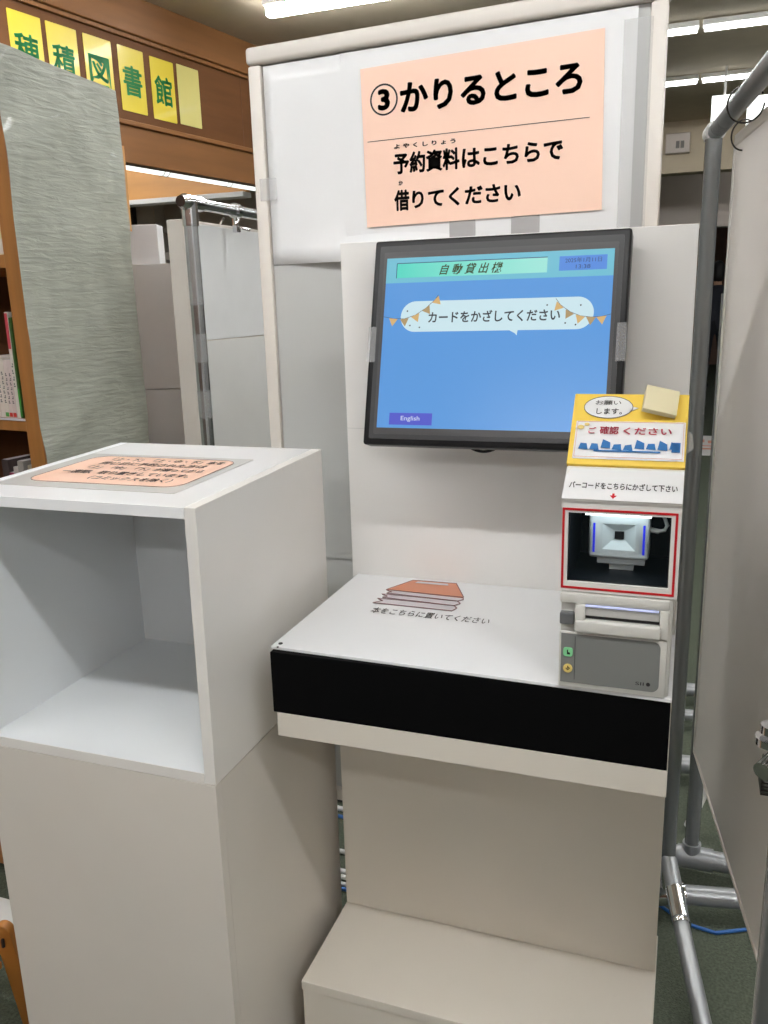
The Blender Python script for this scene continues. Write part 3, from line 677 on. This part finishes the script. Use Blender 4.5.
# real sunken cone: bore the head with a boolean
cb = B(); ca, cc = frustum(cb, 0.0235, 0.0195, sy-0.004, 0.0070, 0.0060, sy+0.0105)
cb.b.faces.new(ca[::-1]); cb.b.faces.new(cc)
for k in range(4): cb.b.faces.new((ca[k], ca[(k+1) % 4], cc[(k+1) % 4], cc[k]))
b.b.free()
cutter = obj('cutter', cb, 'scanner', T)
md = head.modifiers.new('bore', 'BOOLEAN'); md.object = cutter; md.operation = 'DIFFERENCE'; md.solver = 'EXACT'
dg = bpy.context.evaluated_depsgraph_get(); dg.update()
nm = bpy.data.meshes.new_from_object(head.evaluated_get(dg)); head.modifiers.clear(); head.data = nm
bpy.data.objects.remove(cutter)
b = B(); b.box((cx-0.0055, sy+0.0085, cz-0.0050), (cx+0.0055, sy+0.0100, cz+0.0050), 0.0008); obj('lens', b, 'black_plastic', head)
for xx in (cx-0.0285, cx+0.0285):
    b = B(); b.box((xx-0.0013, sy-0.0006, sz0+0.007), (xx+0.0013, sy+0.001, sz1-0.012), 0.0003, seg=1); obj('light_bar', b, 'blue_led', head, label='glowing blue light bar')
b = B(); b.box((-0.094, 0.999, 1.0385), (-0.0385, 1.03, 1.0475), 0.001); b.box((-0.08, 1.01, 1.0284), (-0.052, 1.03, 1.0385)); obj('scanner_stand', b, 'scanner', T)
b = B(); b.tube([(-0.034, 1.005, 1.082), (-0.024, 1.003, 1.081)], 0.003, 10); b.tube([(-0.026, 1.003, 1.081), (-0.018, 1.003, 1.083), (-0.0155, 1.006, 1.088), (-0.019, 1.012, 1.096), (-0.026, 1.02, 1.104)], 0.0022, 10); obj('scanner_cable', b, 'white_cable', T, smooth=True)
PC = Plane((-0.131, FY-0.002, 1.1275), (1, 0, 0), (0, 0.038, 0.029))
b = B(); b.prism(PC, [(0.0, -0.001), (0.131, -0.001), (0.131, 0.046), (0.006, 0.046), (0.0, 0.032)], 0.0002, 0.0008); obj('paper_label', b, 'sheet', T)
text('label_lettering', 'バーコードをこちらにかざして下さい', PC, 0.006, 0.0145, 0.119, 0.0105, 'ink', T, 0.0013, 0.026)
b = B(); b.prism(PC, [(0.0555, 0.009), (0.0555, 0.006), (0.053, 0.006), (0.0567, 0.0015), (0.0605, 0.006), (0.058, 0.006), (0.058, 0.009)], 0.0008, 0.0013); obj('arrow', b, 'red', T)

# receipt printer below the window
R = empty('receipt_printer', (-0.0665, 1.03, TZ), 'beige receipt printer with paper slot under the reader tower', 'printer')
b = B(); b.box((-0.1295, 0.957, TZ+0.0003), (-0.0035, 1.150, 1.0145), 0.002); obj('case', b, 'ptr', R, smooth=True)
b = B(); b.box((-0.1300, 0.9515, TZ+0.0005), (-0.0070, 0.9568, 0.9650), 0.002); obj('lower_door', b, 'ptr', R, smooth=True)
b = B()
b.box((-0.1300, 0.9500, 1.0015), (-0.0070, 0.9568, 1.0140), 0.0022); b.box((-0.1120, 0.9470, 0.9680), (-0.1005, 0.9568, 1.0015), 0.001); b.box((-0.1120, 0.9455, 0.9665), (-0.0150, 0.9565, 0.9830), 0.003, seg=3); b.box((-0.0170, 0.9490, 0.9680), (-0.0070, 0.9568, 1.0015), 0.001)
obj('slot_cover', b, 'ptr', R, smooth=True)
b = B(); b.box((-0.1005, 0.9520, 0.9872), (-0.0172, 0.9575, 0.9985), 0.001); obj('slot_flap', b, mat('flap', (0.52, 0.51, 0.49, 1), 0.4), R)
b = B(); b.box((-0.1005, 0.9540, 0.9835), (-0.0172, 0.9572, 0.9870)); obj('slot', b, 'ink', R)
b = B(); b.box((-0.1003, 0.9495, 0.9990), (-0.0185, 0.9520, 1.0012), 0.0005); obj('lit_strip', b, mat('lit_strip', (0.6, 0.65, 0.9, 1), 0.4, emit=0.35, ecol=(0.55, 0.62, 1, 1)), R)
b = B(); b.box((-0.1295, 0.9470, 0.9755), (-0.1130, 0.9568, 0.9900), 0.0015); obj('lever', b, 'ptr_dark', R, label='dark grey release lever')
PR = Plane((0, 0.9515, 0), (1, 0, 0), (0, 0, 1))
pts = [(-0.1275, 0.9005), (-0.0230, 0.9005)]+[(-0.0230+0.0085*math.sin(a), 0.909-0.0085*math.cos(a)) for a in [k*math.pi/12 for k in range(1, 7)]]+[(-0.0145+0-0.0085*(1-math.cos(a)), 0.9545+0.0085*math.sin(a)) for a in [k*math.pi/12 for k in range(0, 7)]]+[(-0.1275, 0.963)]
b = B(); b.prism(PR, pts, 0.0, 0.0008); obj('front_plate', b, 'ptr_grey', R)
b = B(); b.prism(PR, rect(-0.1112, 0.905, -0.1107, 0.960), 0.0008, 0.0012); obj('plate_groove', b, 'ink', R)
b = B(); b.prism(PR, rrect(-0.1245, 0.9345, -0.1135, 0.9455, 0.003), 0.0008, 0.0026); bg = obj('feed_button', b, 'btn_green', R, label='pale green button')
b = B(); b.prism(PR, [(-0.1200, 0.943), (-0.1188, 0.943), (-0.1188, 0.940), (-0.1165, 0.9395), (-0.1165, 0.9372), (-0.1200, 0.9372)], 0.0026, 0.0030); obj('feed_symbol', b, 'ink', bg)
b = B(); b.prism(PR, ell(-0.1188, 0.9190, 0.0053, 0.0053), 0.0008, 0.0026); by_ = obj('power_button', b, 'btn_yellow', R, label='pale yellow round button')
b = B(); stroke(b, PR, [(-0.1210, 0.9195), (-0.1188, 0.9172), (-0.1166, 0.9195), (-0.1188, 0.9215)], 0.0008, 0.0030); stroke(b, PR, [(-0.1188, 0.9190), (-0.1188, 0.9225)], 0.0008, 0.0030); obj('power_symbol', b, 'ink', by_)
text('maker_lettering', 'SII', PR, -0.0405, 0.9075, 0.0095, 0.0042, 'ink', R, 0.0012, 0.005)
b = B(); b.prism(PR, ell(-0.0262, 0.9095, 0.0023, 0.0023, 20), 0.0008, 0.0012); obj('indicator', b, 'ink', R)

# yellow tilted notice on top of the tower
N = empty('notice_stand', (-0.065, 1.03, 1.157), 'yellow tilted notice with speech bubble and pasted paper on the reader tower', 'notice')
PN = Plane((-0.1325, 0.995, 1.1595), (1, 0, 0.0), (0, 0.0665, 0.0755)); NW, NH = 0.133, 0.101
XN = Matrix.Identity(4)
for i in range(3): XN[i][0] = PN.u[i]; XN[i][1] = PN.v[i]; XN[i][2] = PN.n[i]; XN[i][3] = PN.o[i]
b = B(); b.box((0, 0, -0.008), (NW, NH, 0.0), 0.0012, XN); obj('board', b, 'holder', N)
b = B(); b.box((-0.110, 1.050, 1.157), (-0.020, 1.060, 1.218)); obj('prop', b, 'holder', N)
pw = B(); n = 30; gg = []
for j in range(15):
    row = []
    for i in range(n+1):
        u, v = i/n, j/14
        row.append(pw.b.verts.new(PN(0.006+u*0.125, 0.007+v*0.053, 0.0012+0.0016*abs(noise.noise(Vector((u*9, v*5, 2)))))))
    gg.append(row)
for j in range(14):
    for i in range(n): pw.b.faces.new((gg[j][i], gg[j][i+1], gg[j+1][i+1], gg[j+1][i]))
po = obj('pasted_paper', pw, 'sheet', N, smooth=True)
b = B(); stroke(b, PN, [(0.008, 0.009), (0.129, 0.009), (0.129, 0.058), (0.008, 0.058), (0.008, 0.009)], 0.0004, 0.0034); obj('paper_border', b, 'brick', N)
Mred = mat('red_print', srgb(205, 60, 90), 0.3); Mblue = mat('blue_print', srgb(40, 110, 175), 0.3)
text('red_lettering', 'ご', PN, 0.0215, 0.0410, 0.009, 0.009, Mred, N, 0.0036, 0.02)
text('red_lettering', '確認', PN, 0.0345, 0.0405, 0.022, 0.011, Mred, N, 0.0036, 0.02)
text('red_lettering', 'ください', PN, 0.0620, 0.0405, 0.054, 0.010, Mred, N, 0.0036, 0.02)
b = B(); random.seed(4)
for k in range(9):
    xx = 0.012+k*0.0128; yy = 0.019+0.003*random.random()
    b.prism(PN, [(xx, yy), (xx+0.011, yy-0.001), (xx+0.009+0.002*random.random(), yy+0.0075), (xx+0.002, yy+0.010*random.random()+0.004)], 0.0030, 0.0034)
b.prism(PN, rect(0.030, 0.0165, 0.105, 0.0185), 0.003, 0.0034)
b.prism(PN, rect(0.117, 0.018, 0.1265, 0.031), 0.003, 0.0034)
obj('blue_print', b, Mblue, N)
b = B(); b.prism(PN, ell(0.012, 0.050, 0.004, 0.003, 14), 0.003, 0.0034); b.prism(PN, ell(0.019, 0.054, 0.003, 0.0022, 14), 0.003, 0.0034); obj('yellow_print', b, 'btn_yellow', N)
b = B(); b.prism(PN, ell(0.0415, 0.0805, 0.0285, 0.0158)+[], 0.0004, 0.0010); b.prism(PN, [(0.0650, 0.0830), (0.0765, 0.0800), (0.0655, 0.0740)], 0.0004, 0.0010); bu = obj('speech_bubble', b, 'sheet', N)
b = B(); stroke(b, PN, ell(0.0415, 0.0805, 0.0285, 0.0158)+[ell(0.0415, 0.0805, 0.0285, 0.0158)[0]], 0.0007, 0.0014); obj('bubble_outline', b, 'inkgrey', bu)
text('bubble_lettering', 'お願い', PN, 0.026, 0.0835, 0.030, 0.0065, 'ink', bu, 0.0016, 0.005)
text('bubble_lettering', 'します。', PN, 0.028, 0.0700, 0.030, 0.0085, 'ink', bu, 0.0016, 0.012)
XC = XN @ Matrix.Translation((0.101, 0.083, 0.008)) @ Matrix.Rotation(math.radians(-4), 4, 'Z') @ Matrix.Rotation(math.radians(16), 4, 'Y')
b = B(); b.box((-0.0195, -0.0165, -0.002), (0.0195, 0.0175, 0.006), 0.0006, XC); obj('card_block', b, mat('cream_card', srgb(226, 216, 178), 0.5), N, label='plain cream card block standing off the board')
b = B(); b.box((-0.006, -0.006, -0.0085), (0.006, 0.006, -0.002), 0, XC); obj('card_spacer', b, 'holder', N)
b = B(); b.prism(PN, [(NW-0.004, 0.020), (NW+0.008, 0.032), (NW+0.006, 0.050), (NW-0.004, 0.062)], -0.0100, -0.0094); obj('loose_film', b, 'film', N)

# ------------------------------------------------------------------ left cabinets
CL, CR, CF, CB = -0.968, -0.570, 0.874, 1.262
c1 = empty('pedestal_cabinet', ((CL+CR)/2, 1.07, 0), 'closed white box cabinet on the floor carrying the open box', 'cabinet')
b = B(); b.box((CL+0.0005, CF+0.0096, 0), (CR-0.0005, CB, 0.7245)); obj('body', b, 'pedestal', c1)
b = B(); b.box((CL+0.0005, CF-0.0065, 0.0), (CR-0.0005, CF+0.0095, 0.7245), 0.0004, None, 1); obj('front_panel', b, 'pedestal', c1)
c2 = empty('open_box_cabinet', ((CL+CR)/2, 1.07, 0.726), 'white open-front box cabinet on top of the closed one, beside the kiosk', 'cabinet')
z0, z1, t_ = 0.7258, 1.109, 0.015
def lift(b):
    for v in b.verts:
        k = (v.co.z-z0)/(z1-z0); v.co.z += k*(v.co.y-CF)*0.022
        if v.co.y < CF+0.05: v.co.y -= (1-k)*0.006
    return b
tr = 0.017
b = B(); b.box((CL+t_, CF, z1-t_), (CR-tr, CB, z1), 0.0005); obj('top_panel', lift(b), 'white_top', c2)
b = B(); b.box((CL+t_, CF+0.0003, z0), (CR-tr, CB, z0+t_), 0.0005); obj('bottom_panel', lift(b), 'inner_cool_light', c2)
b = B(); b.box((CL+t_, CF-0.0008, z0), (CR-tr, CF+0.0001, z0+t_)); obj('edge_band', lift(b), 'white', c2)
b = B(); b.box((CL, CF+0.0002, z0), (CL+t_, CB, z1), 0.0006); obj('side_panel', lift(b), 'inner_cool_light', c2)
b = B(); b.box((CR-tr, CF+0.0002, z0), (CR, CB, z1), 0.0006); obj('side_panel', lift(b), 'white', c2)
b = B(); b.box((CL+t_, CB-0.008, z0+t_), (CR-tr, CB-0.0005, z1-t_)); obj('back_panel', lift(b), 'inner_cool_light', c2)
# laminated notice on the cabinet
PL = Plane((-0.944, 0.932, 1.1106), (1, 0.008, 0), (-0.008, 1, 0.022))
ln = empty('laminated_notice', PL(0.15, 0.11), 'laminated peach notice with rounded corners lying on the white box', 'notice')
b = B(); b.prism(PL, rrect(0, 0, 0.305, 0.226, 0.004, 3), 0.0, 0.0007); obj('film', b, mat('laminate_film', (0.66, 0.65, 0.63, 1), 0.15), ln)
b = B(); b.prism(PL, rrect(0.027, 0.028, 0.290, 0.208, 0.028, 8), 0.0007, 0.0012); obj('sheet', b, 'peach_lam', ln)
b = B(); rp = rrect(0.027, 0.028, 0.290, 0.208, 0.028, 8); stroke(b, PL, rp+[rp[0]], 0.0010, 0.0015); obj('border', b, 'ink', ln)
lines = ['「上・下」「上・中・下」本を', '同じ日に予約された方は', '「上」「中」「下」が揃ってから', '一週間、取り置きしています。', '（コミックスを除く）']
boxes = [(0.070, 0.175, 0.205), (0.070, 0.146, 0.190), (0.068, 0.116, 0.205), (0.045, 0.083, 0.225), (0.120, 0.051, 0.140)]
for s_, (xx, yy, ww) in zip(lines, boxes): text('notice_lettering', s_, PL, xx, yy, ww, 0.021, 'ink', ln, 0.0016, 0.018)

# ------------------------------------------------------------------ right: pipe frame with hanging partition
RX = RZ(8.5, (0.022, 1.735, 0))       # local -y runs towards the camera along the frame
fr = empty('pipe_frame', (0.022, 1.735, 0), 'grey steel pipe frame with base pipes right of the kiosk', 'frame')
b = B(); b.tube([(0.014, 1.735, 0.10), (0.016, 1.735, 1.62)], 0.0148, 24); obj('post', b, 'steel_dark', fr, smooth=True)
b = B(); b.tube([(0.127, 0.90, 0.06), (0.127, 0.90, 1.66)], 0.0175, 24); obj('post', b, 'steel_dark', fr, smooth=True)
b = B(); b.tube([(0.018, 1.765, 1.637), (0.028, 1.70, 1.638), (0.139, 0.84, 1.645)], 0.0150, 24); obj('top_rail', b, 'steel', fr, smooth=True)
b = B(); b.tube([(0.014, 1.795, 1.637), (0.019, 1.755, 1.637)], 0.0185, 20); obj('end_cap', b, 'light_panel', fr, smooth=True)
b = B(); b.tube([(0.0245, 1.72, 1.638), (0.034, 1.655, 1.638)], 0.0158, 20); obj('tape', b, 'film', fr, smooth=True)
b = B(); b.tube([(0.013, 1.735, 0.05), (0.013, 1.735, 0.135)], 0.0185, 20); b.tube([(-0.03, 1.72, 0.045), (0.05, 1.745, 0.045)], 0.026, 20); obj('coupling', b, 'chrome', fr, smooth=True)
b = B(); b.tube([(-0.12, 1.705, 0.045), (0.045, 1.741, 0.045), (0.40, 1.808, 0.045)], 0.0215, 20); obj('base_pipe', b, 'steel', fr, smooth=True)
b = B(); b.tube([(0.015, 1.73, 0.135), (0.045, 1.60, 0.085)], 0.018, 20); b.tube([(0.045, 1.60, 0.085), (0.090, 1.40, 0.032), (0.15, 1.12, 0.022)], 0.0165, 20); obj('leg', b, 'steel', fr, smooth=True)
b = B(); b.tube([(0.030, 1.668, 0.110), (0.044, 1.605, 0.087)], 0.0192, 20); b.tube([(0.045, 1.60, 0.085), (0.047, 1.592, 0.083)], 0.0200, 20); obj('sleeve', b, 'chrome', fr, smooth=True)
b = B(); b.tube([(0.127, 0.90, 0.03), (0.60, 0.97, 0.03)], 0.020, 16); obj('base_pipe', b, 'steel', fr, smooth=True)
b = B(); b.tube([(0.127, 0.90, 0.0), (0.127, 0.90, 0.065)], 0.024, 16); obj('coupling', b, 'steel', fr, smooth=True)
# clamp on the near post
b = B(); b.tube([(0.127, 0.90, 0.868), (0.127, 0.90, 0.898)], 0.0235, 24); b.tube([(0.103, 0.895, 0.897), (0.103, 0.895, 0.906)], 0.012, 16); b.tube([(0.103, 0.893, 0.885), (0.103, 0.893, 0.893)], 0.0165, 20)
b.tube([(0.108, 0.893, 0.868), (0.094, 0.870, 0.864)], 0.010, 16); b.box((0.097, 0.885, 0.828), (0.115, 0.915, 0.862), 0.002)
cl = obj('clamp', b, 'chrome', fr, smooth=True)
b = B()
for k in range(5): b.box((0.0955, 0.884, 0.8285+k*0.0045), (0.1155, 0.916, 0.8305+k*0.0045))
obj('clamp_thread', b, 'dark_metal', cl)

# second frame just behind
f2 = empty('pipe_frame', (0.072, 1.90, 0), 'grey pipe stand behind the hanging partition, post rising from a thick base pipe', 'frame')
b = B(); b.tube([(0.066, 1.885, 0.05), (0.066, 1.885, 1.35)], 0.0165, 20); obj('post', b, 'steel_dark', f2, smooth=True)
b = B(); b.tube([(-0.05, 1.885, 0.045), (0.07, 1.885, 0.045), (0.42, 1.890, 0.045)], 0.0225, 20); obj('base_pipe', b, 'steel', f2, smooth=True)
b = B(); b.tube([(0.035, 1.885, 0.045), (0.115, 1.885, 0.045)], 0.0265, 20); b.tube([(0.066, 1.885, 0.05), (0.066, 1.885, 0.085)], 0.021, 20); obj('coupling', b, 'steel', f2, smooth=True)
for y, z, r, xx, lab in ((2.80, 0.05, 0.022, 0.052, 'thick grey floor pipe end, farthest of those behind the frame'), (2.62, 0.045, 0.018, 0.047, 'floor pipe with chrome end in the middle of those behind the frame'), (2.30, 0.05, 0.026, 0.046, 'pale floor pipe with chrome foot, nearest of those behind the frame')):
    t = empty('floor_pipe', (xx, y, 0), lab, 'pipe')
    b = B(); b.tube([(-0.02, y, z), (0.6, y+0.05, z)], r, 16); obj('pipe', b, 'steel', t, smooth=True)
    b = B(); b.tube([(xx-0.085, y, z), (xx-0.068, y, z)], r+0.003, 16); b.tube([(xx-0.05, y, 0.0), (xx-0.05, y, z)], r*0.7, 12); b.tube([(xx+0.1, y+0.01, 0.0), (xx+0.1, y+0.01, z)], r*0.7, 12); obj('end_cap', b, 'chrome', t, smooth=True)
b = B(); b.tube([(0.060, 2.06, 0.012), (0.090, 2.07, 0.10), (0.14, 2.08, 0.22), (0.15, 2.09, 0.34)], 0.011, 12)
tag(obj('brace_tube', b, 'light_panel', smooth=True), 'slanting pale tube rising behind the pipe stand', 'tube')

# hanging partition
HX = RZ(8.5, (0.050, 1.700, 0))
hp = empty('hanging_partition', HX @ Vector((0.01, -0.5, 0.43)), 'tall off-white partition panel hanging from the right pipe frame', 'partition')
b = B(); b.box((0.001, -0.98, 0.432), (0.020, -0.002, 1.612), 0.001, HX); obj('panel', b, 'cream', hp)
b = B(); b.box((-0.0012, -0.98, 1.598), (0.0215, 0.0, 1.618), 0.003, HX); obj('top_edge', b, 'rail', hp)
b = B(); b.box((-0.0012, -0.008, 0.430), (0.0215, 0.001, 1.598), 0.001, HX); obj('end_edge', b, 'white', hp)
b = B(); b.box((-0.0012, -0.98, 0.424), (0.0215, 0.0, 0.4315), 0.001, HX); obj('bottom_edge', b, 'rail', hp)
def ring(c, ax, r, label):
    c = Vector(c); ax = Vector(ax).normalized(); a = ax.cross(Vector((0, 0, 1))).normalized(); d = ax.cross(a)
    b = B(); b.tube([c+(a*math.cos(2*math.pi*k/40)+d*math.sin(2*math.pi*k/40))*r for k in range(38)], 0.0014, 8)
    return tag(obj('binder_ring', b, 'dark_metal', smooth=True), label, 'ring', 'metal rings hanging the partition')
ring((0.056, 1.49, 1.628), (-0.15, 0.98, 0.10), 0.0265, 'dark metal ring looped round the pipe rail')
ring((0.062, 1.630, 1.606), (-0.50, 0.80, 0.15), 0.0235, 'dark metal ring through the corner of the hanging partition')

# cables on the floor
b = B(); b.tube([(-0.25, 1.80, 0.004), (0.0, 1.745, 0.004), (0.06, 1.70, 0.004), (0.12, 1.69, 0.004), (0.19, 1.725, 0.004), (0.35, 1.72, 0.004), (0.6, 1.7, 0.004)], 0.004, 10)
tag(obj('cable', b, 'blue_cable', smooth=True), 'blue cable on the carpet under the right pipe frame', 'cable')
def cab(pts, r, m, lab): 
    b = B(); b.tube(pts, r, 10); tag(obj('cable', b, m, smooth=True), lab, 'cable', 'cables in the gap beside the kiosk')
for yy, rr, mm, lab in ((1.905, 0.0045, 'rubber', 'black cable, topmost in the gap beside the kiosk'), (1.865, 0.007, 'white_cable', 'upper white cable in the gap between cabinet and kiosk'),
                        (1.835, 0.005, 'blue_cable', 'blue cable just below the upper white cable in the gap'), (1.700, 0.006, 'grey_panel', 'grey cable halfway down the gap beside the kiosk'),
                        (1.632, 0.006, 'white_cable', 'white cable near the bottom of the gap, upper of two'), (1.612, 0.006, 'white_cable', 'white cable near the bottom of the gap, lower of two'),
                        (1.590, 0.005, 'grey_panel', 'grey cable right above the lowest blue cable in the gap'), (1.574, 0.0045, 'blue_cable', 'blue cable at the very bottom of the gap beside the kiosk')):
    cab([(-1.05, yy+0.03, rr), (-0.90, yy+0.01, rr), (-0.74, yy, rr), (-0.62, yy-0.002, rr), (-0.50, yy, rr)], rr, mm, lab)

# ------------------------------------------------------------------ small wooden chair at lower left
ch = empty('wooden_chair', (-1.24, 1.05, 0), 'small light wooden chair with rounded back post at lower left', 'chair')
def slat(name, p0, p1, wd, th, rounded=False):
    p0, p1 = Vector(p0), Vector(p1); d = (p1-p0); L = d.length; zc = d.normalized(); xc = Vector((1, 0.2, 0)).normalized(); xc = (xc-zc*xc.dot(zc)).normalized(); yc = zc.cross(xc)
    P = Plane(p0, xc, zc)
    pts = [(-wd/2, 0), (wd/2, 0)]+([(wd/2*math.cos(a), L-wd/2+wd/2*math.sin(a)) for a in [math.pi*k/12 for k in range(13)]] if rounded else [(wd/2, L), (-wd/2, L)])
    b = B(); b.prism(P, pts, -th/2, th/2); 
    bmesh.ops.bevel(b.b, geom=[e for e in b.b.edges], offset=0.0015, segments=1, affect='EDGES')
    return obj(name, b, 'chair_wood', ch)
for xx in (-1.127, -1.420):
    slat('back_post', (xx+0.004, 1.02, 0.0), (xx-0.009, 0.995, 0.262), 0.032, 0.018, True)
slat('leg', (-1.15, 0.72, 0.0), (-1.15, 0.725, 0.17), 0.026, 0.018); slat('leg', (-1.41, 0.72, 0.0), (-1.41, 0.725, 0.17), 0.026, 0.018)
b = B(); b.box((-1.425, 0.70, 0.171), (-1.140, 0.985, 0.187), 0.003); obj('seat', b, 'chair_wood', ch)
b = B(); b.box((-1.411, 0.996, 0.185), (-1.152, 1.008, 0.235), 0.003); obj('back_rail', b, 'chair_wood', ch)
b = B(); b.box((-1.134, 0.983, 0.218), (-1.129, 0.988, 0.236), 0.001); obj('dark_slot', b, 'ink', ch, label='short dark mark')
b = B(); b.box((-1.62, 1.225, 0.001), (-1.31, 1.292, 0.012), 0.002, None); tag(obj('floor_tray', b, 'grey_panel'), 'pale flat strip on the carpet behind the small wooden chair', 'strip')

st = empty('step_stool', (-1.65, 1.52, 0), 'low brown wooden step stool on the carpet behind the pale strip', 'stool')
b = B(); b.box((-1.88, 1.36, 0.165), (-1.44, 1.70, 0.19), 0.004); obj('top_board', b, 'wood_shelf', st)
for xx in (-1.875, -1.465):
    b = B(); b.box((xx, 1.37, 0), (xx+0.02, 1.69, 0.1648), 0.002); obj('side_board', b, 'wood_shelf', st)
b = B(); b.box((-1.8545, 1.372, 0.03), (-1.4655, 1.39, 0.16), 0.002); obj('front_board', b, 'wood_shelf', st)

# ------------------------------------------------------------------ far hall: person, chair, notice on the floor
def person():
    bm = bmesh.new()
    J = [((0, 0, 0.95), .15, .105), ((0, 0, 1.15), .145, .10), ((0, 0.0, 1.36), .185, .11), ((0, 0, 1.47), .06, .06), ((0, 0.01, 1.53), .058, .06), ((0, 0.015, 1.62), .082, .095), ((0, 0.01, 1.70), .06, .07)]
    vs = []; sk = bm.verts.layers.skin.verify()
    def add(p, rx, ry, par=None):
        v = bm.verts.new(p); v[sk].radius = (rx, ry); 
        if par is not None: bm.edges.new((par, v))
        return v
    prev = None
    for p, rx, ry in J:
        prev = add(p, rx, ry, prev); vs.append(prev)
    vs[0][sk].use_root = True
    for s in (-1, 1):
        q = add((s*0.20, 0, 1.40), .055, .055, vs[2]); q = add((s*0.25, 0.01, 1.12), .042, .042, q); q = add((s*0.23, -0.10, 0.92), .032, .032, q); add((s*0.22, -0.15, 0.85), .03, .035, q)
        q = add((s*0.10, 0, 0.86), .09, .09, vs[0]); q = add((s*0.11, -0.02, 0.48), .058, .06, q); q = add((s*0.11, 0.02, 0.09), .04, .045, q); add((s*0.12, -0.12, 0.04), .038, .03, q)
    me = bpy.data.meshes.new('person'); bm.to_mesh(me); bm.free()
    o = bpy.data.objects.new('person', me); COL.objects.link(o)
    o.modifiers.new('skin', 'SKIN').use_smooth_shade = True; sd = o.modifiers.new('sub', 'SUBSURF'); sd.levels = 1; sd.render_levels = 2
    me.materials.append(M['jacket'])
    dg = bpy.context.evaluated_depsgraph_get(); dg.update()
    nm = bpy.data.meshes.new_from_object(o.evaluated_get(dg)); o.modifiers.clear(); o.data = nm
    nm.materials.clear()
    for k in ('jacket', 'trousers', 'skin'): nm.materials.append(M[k])
    for p in nm.polygons:
        z = p.center.z; p.material_index = 1 if z < 0.93 and abs(p.center.x) < 0.19 else (2 if (z > 1.49 or (abs(p.center.x) > 0.19 and z < 0.93)) else 0)
    return o
pe = person(); tag(pe, 'person in dark jacket and black trousers standing far behind the pipe post', 'person')
pe.location = (0.30, 13.4, -0.008); pe.rotation_euler = (0, 0, 0.4)
b = B()
bmesh.ops.create_uvsphere(b.b, u_segments=20, v_segments=14, radius=1.0)
for v in b.verts:
    v.co = Vector((0.30+v.co.x*0.098, 13.41+v.co.y*0.112, 1.655+max(v.co.z, -0.9)*0.16))
obj('hair', b, 'hair', None, smooth=True, origin=(0.30, 13.4, -0.008))
hr = bpy.data.objects['hair']; hr.parent = pe; hr.location = (0, 0, 0)
c3 = empty('stool', (0.02, 12.6, 0), 'brown wooden stool standing beside the distant person', 'stool')
b = B(); b.box((-0.17, 12.45, 0.42), (0.22, 12.8, 0.46), 0.01); obj('seat', b, 'wood_shelf', c3)
for xx in (-0.15, 0.16):
    for yy in (12.47, 12.74): b = B(); b.box((xx, yy, 0), (xx+0.04, yy+0.04, 0.42), 0.004); obj('leg', b, 'wood_shelf', c3)
fn = empty('floor_notice', (0.17, 8.2, 0), 'white sheet with red marks on the carpet, seen past the pipe post', 'notice')
b = B(); b.box((0.0, 7.65, 0.0005), (0.34, 8.75, 0.003)); obj('sheet', b, 'light_panel', fn)
b = B(); b.box((0.10, 8.35, 0.003), (0.16, 8.5, 0.0042)); b.box((0.19, 8.3, 0.003), (0.25, 8.45, 0.0042)); b.box((0.08, 7.95, 0.003), (0.26, 8.02, 0.0042)); b.box((0.12, 8.12, 0.003), (0.22, 8.17, 0.0042)); obj('red_marks', b, 'brick', fn)
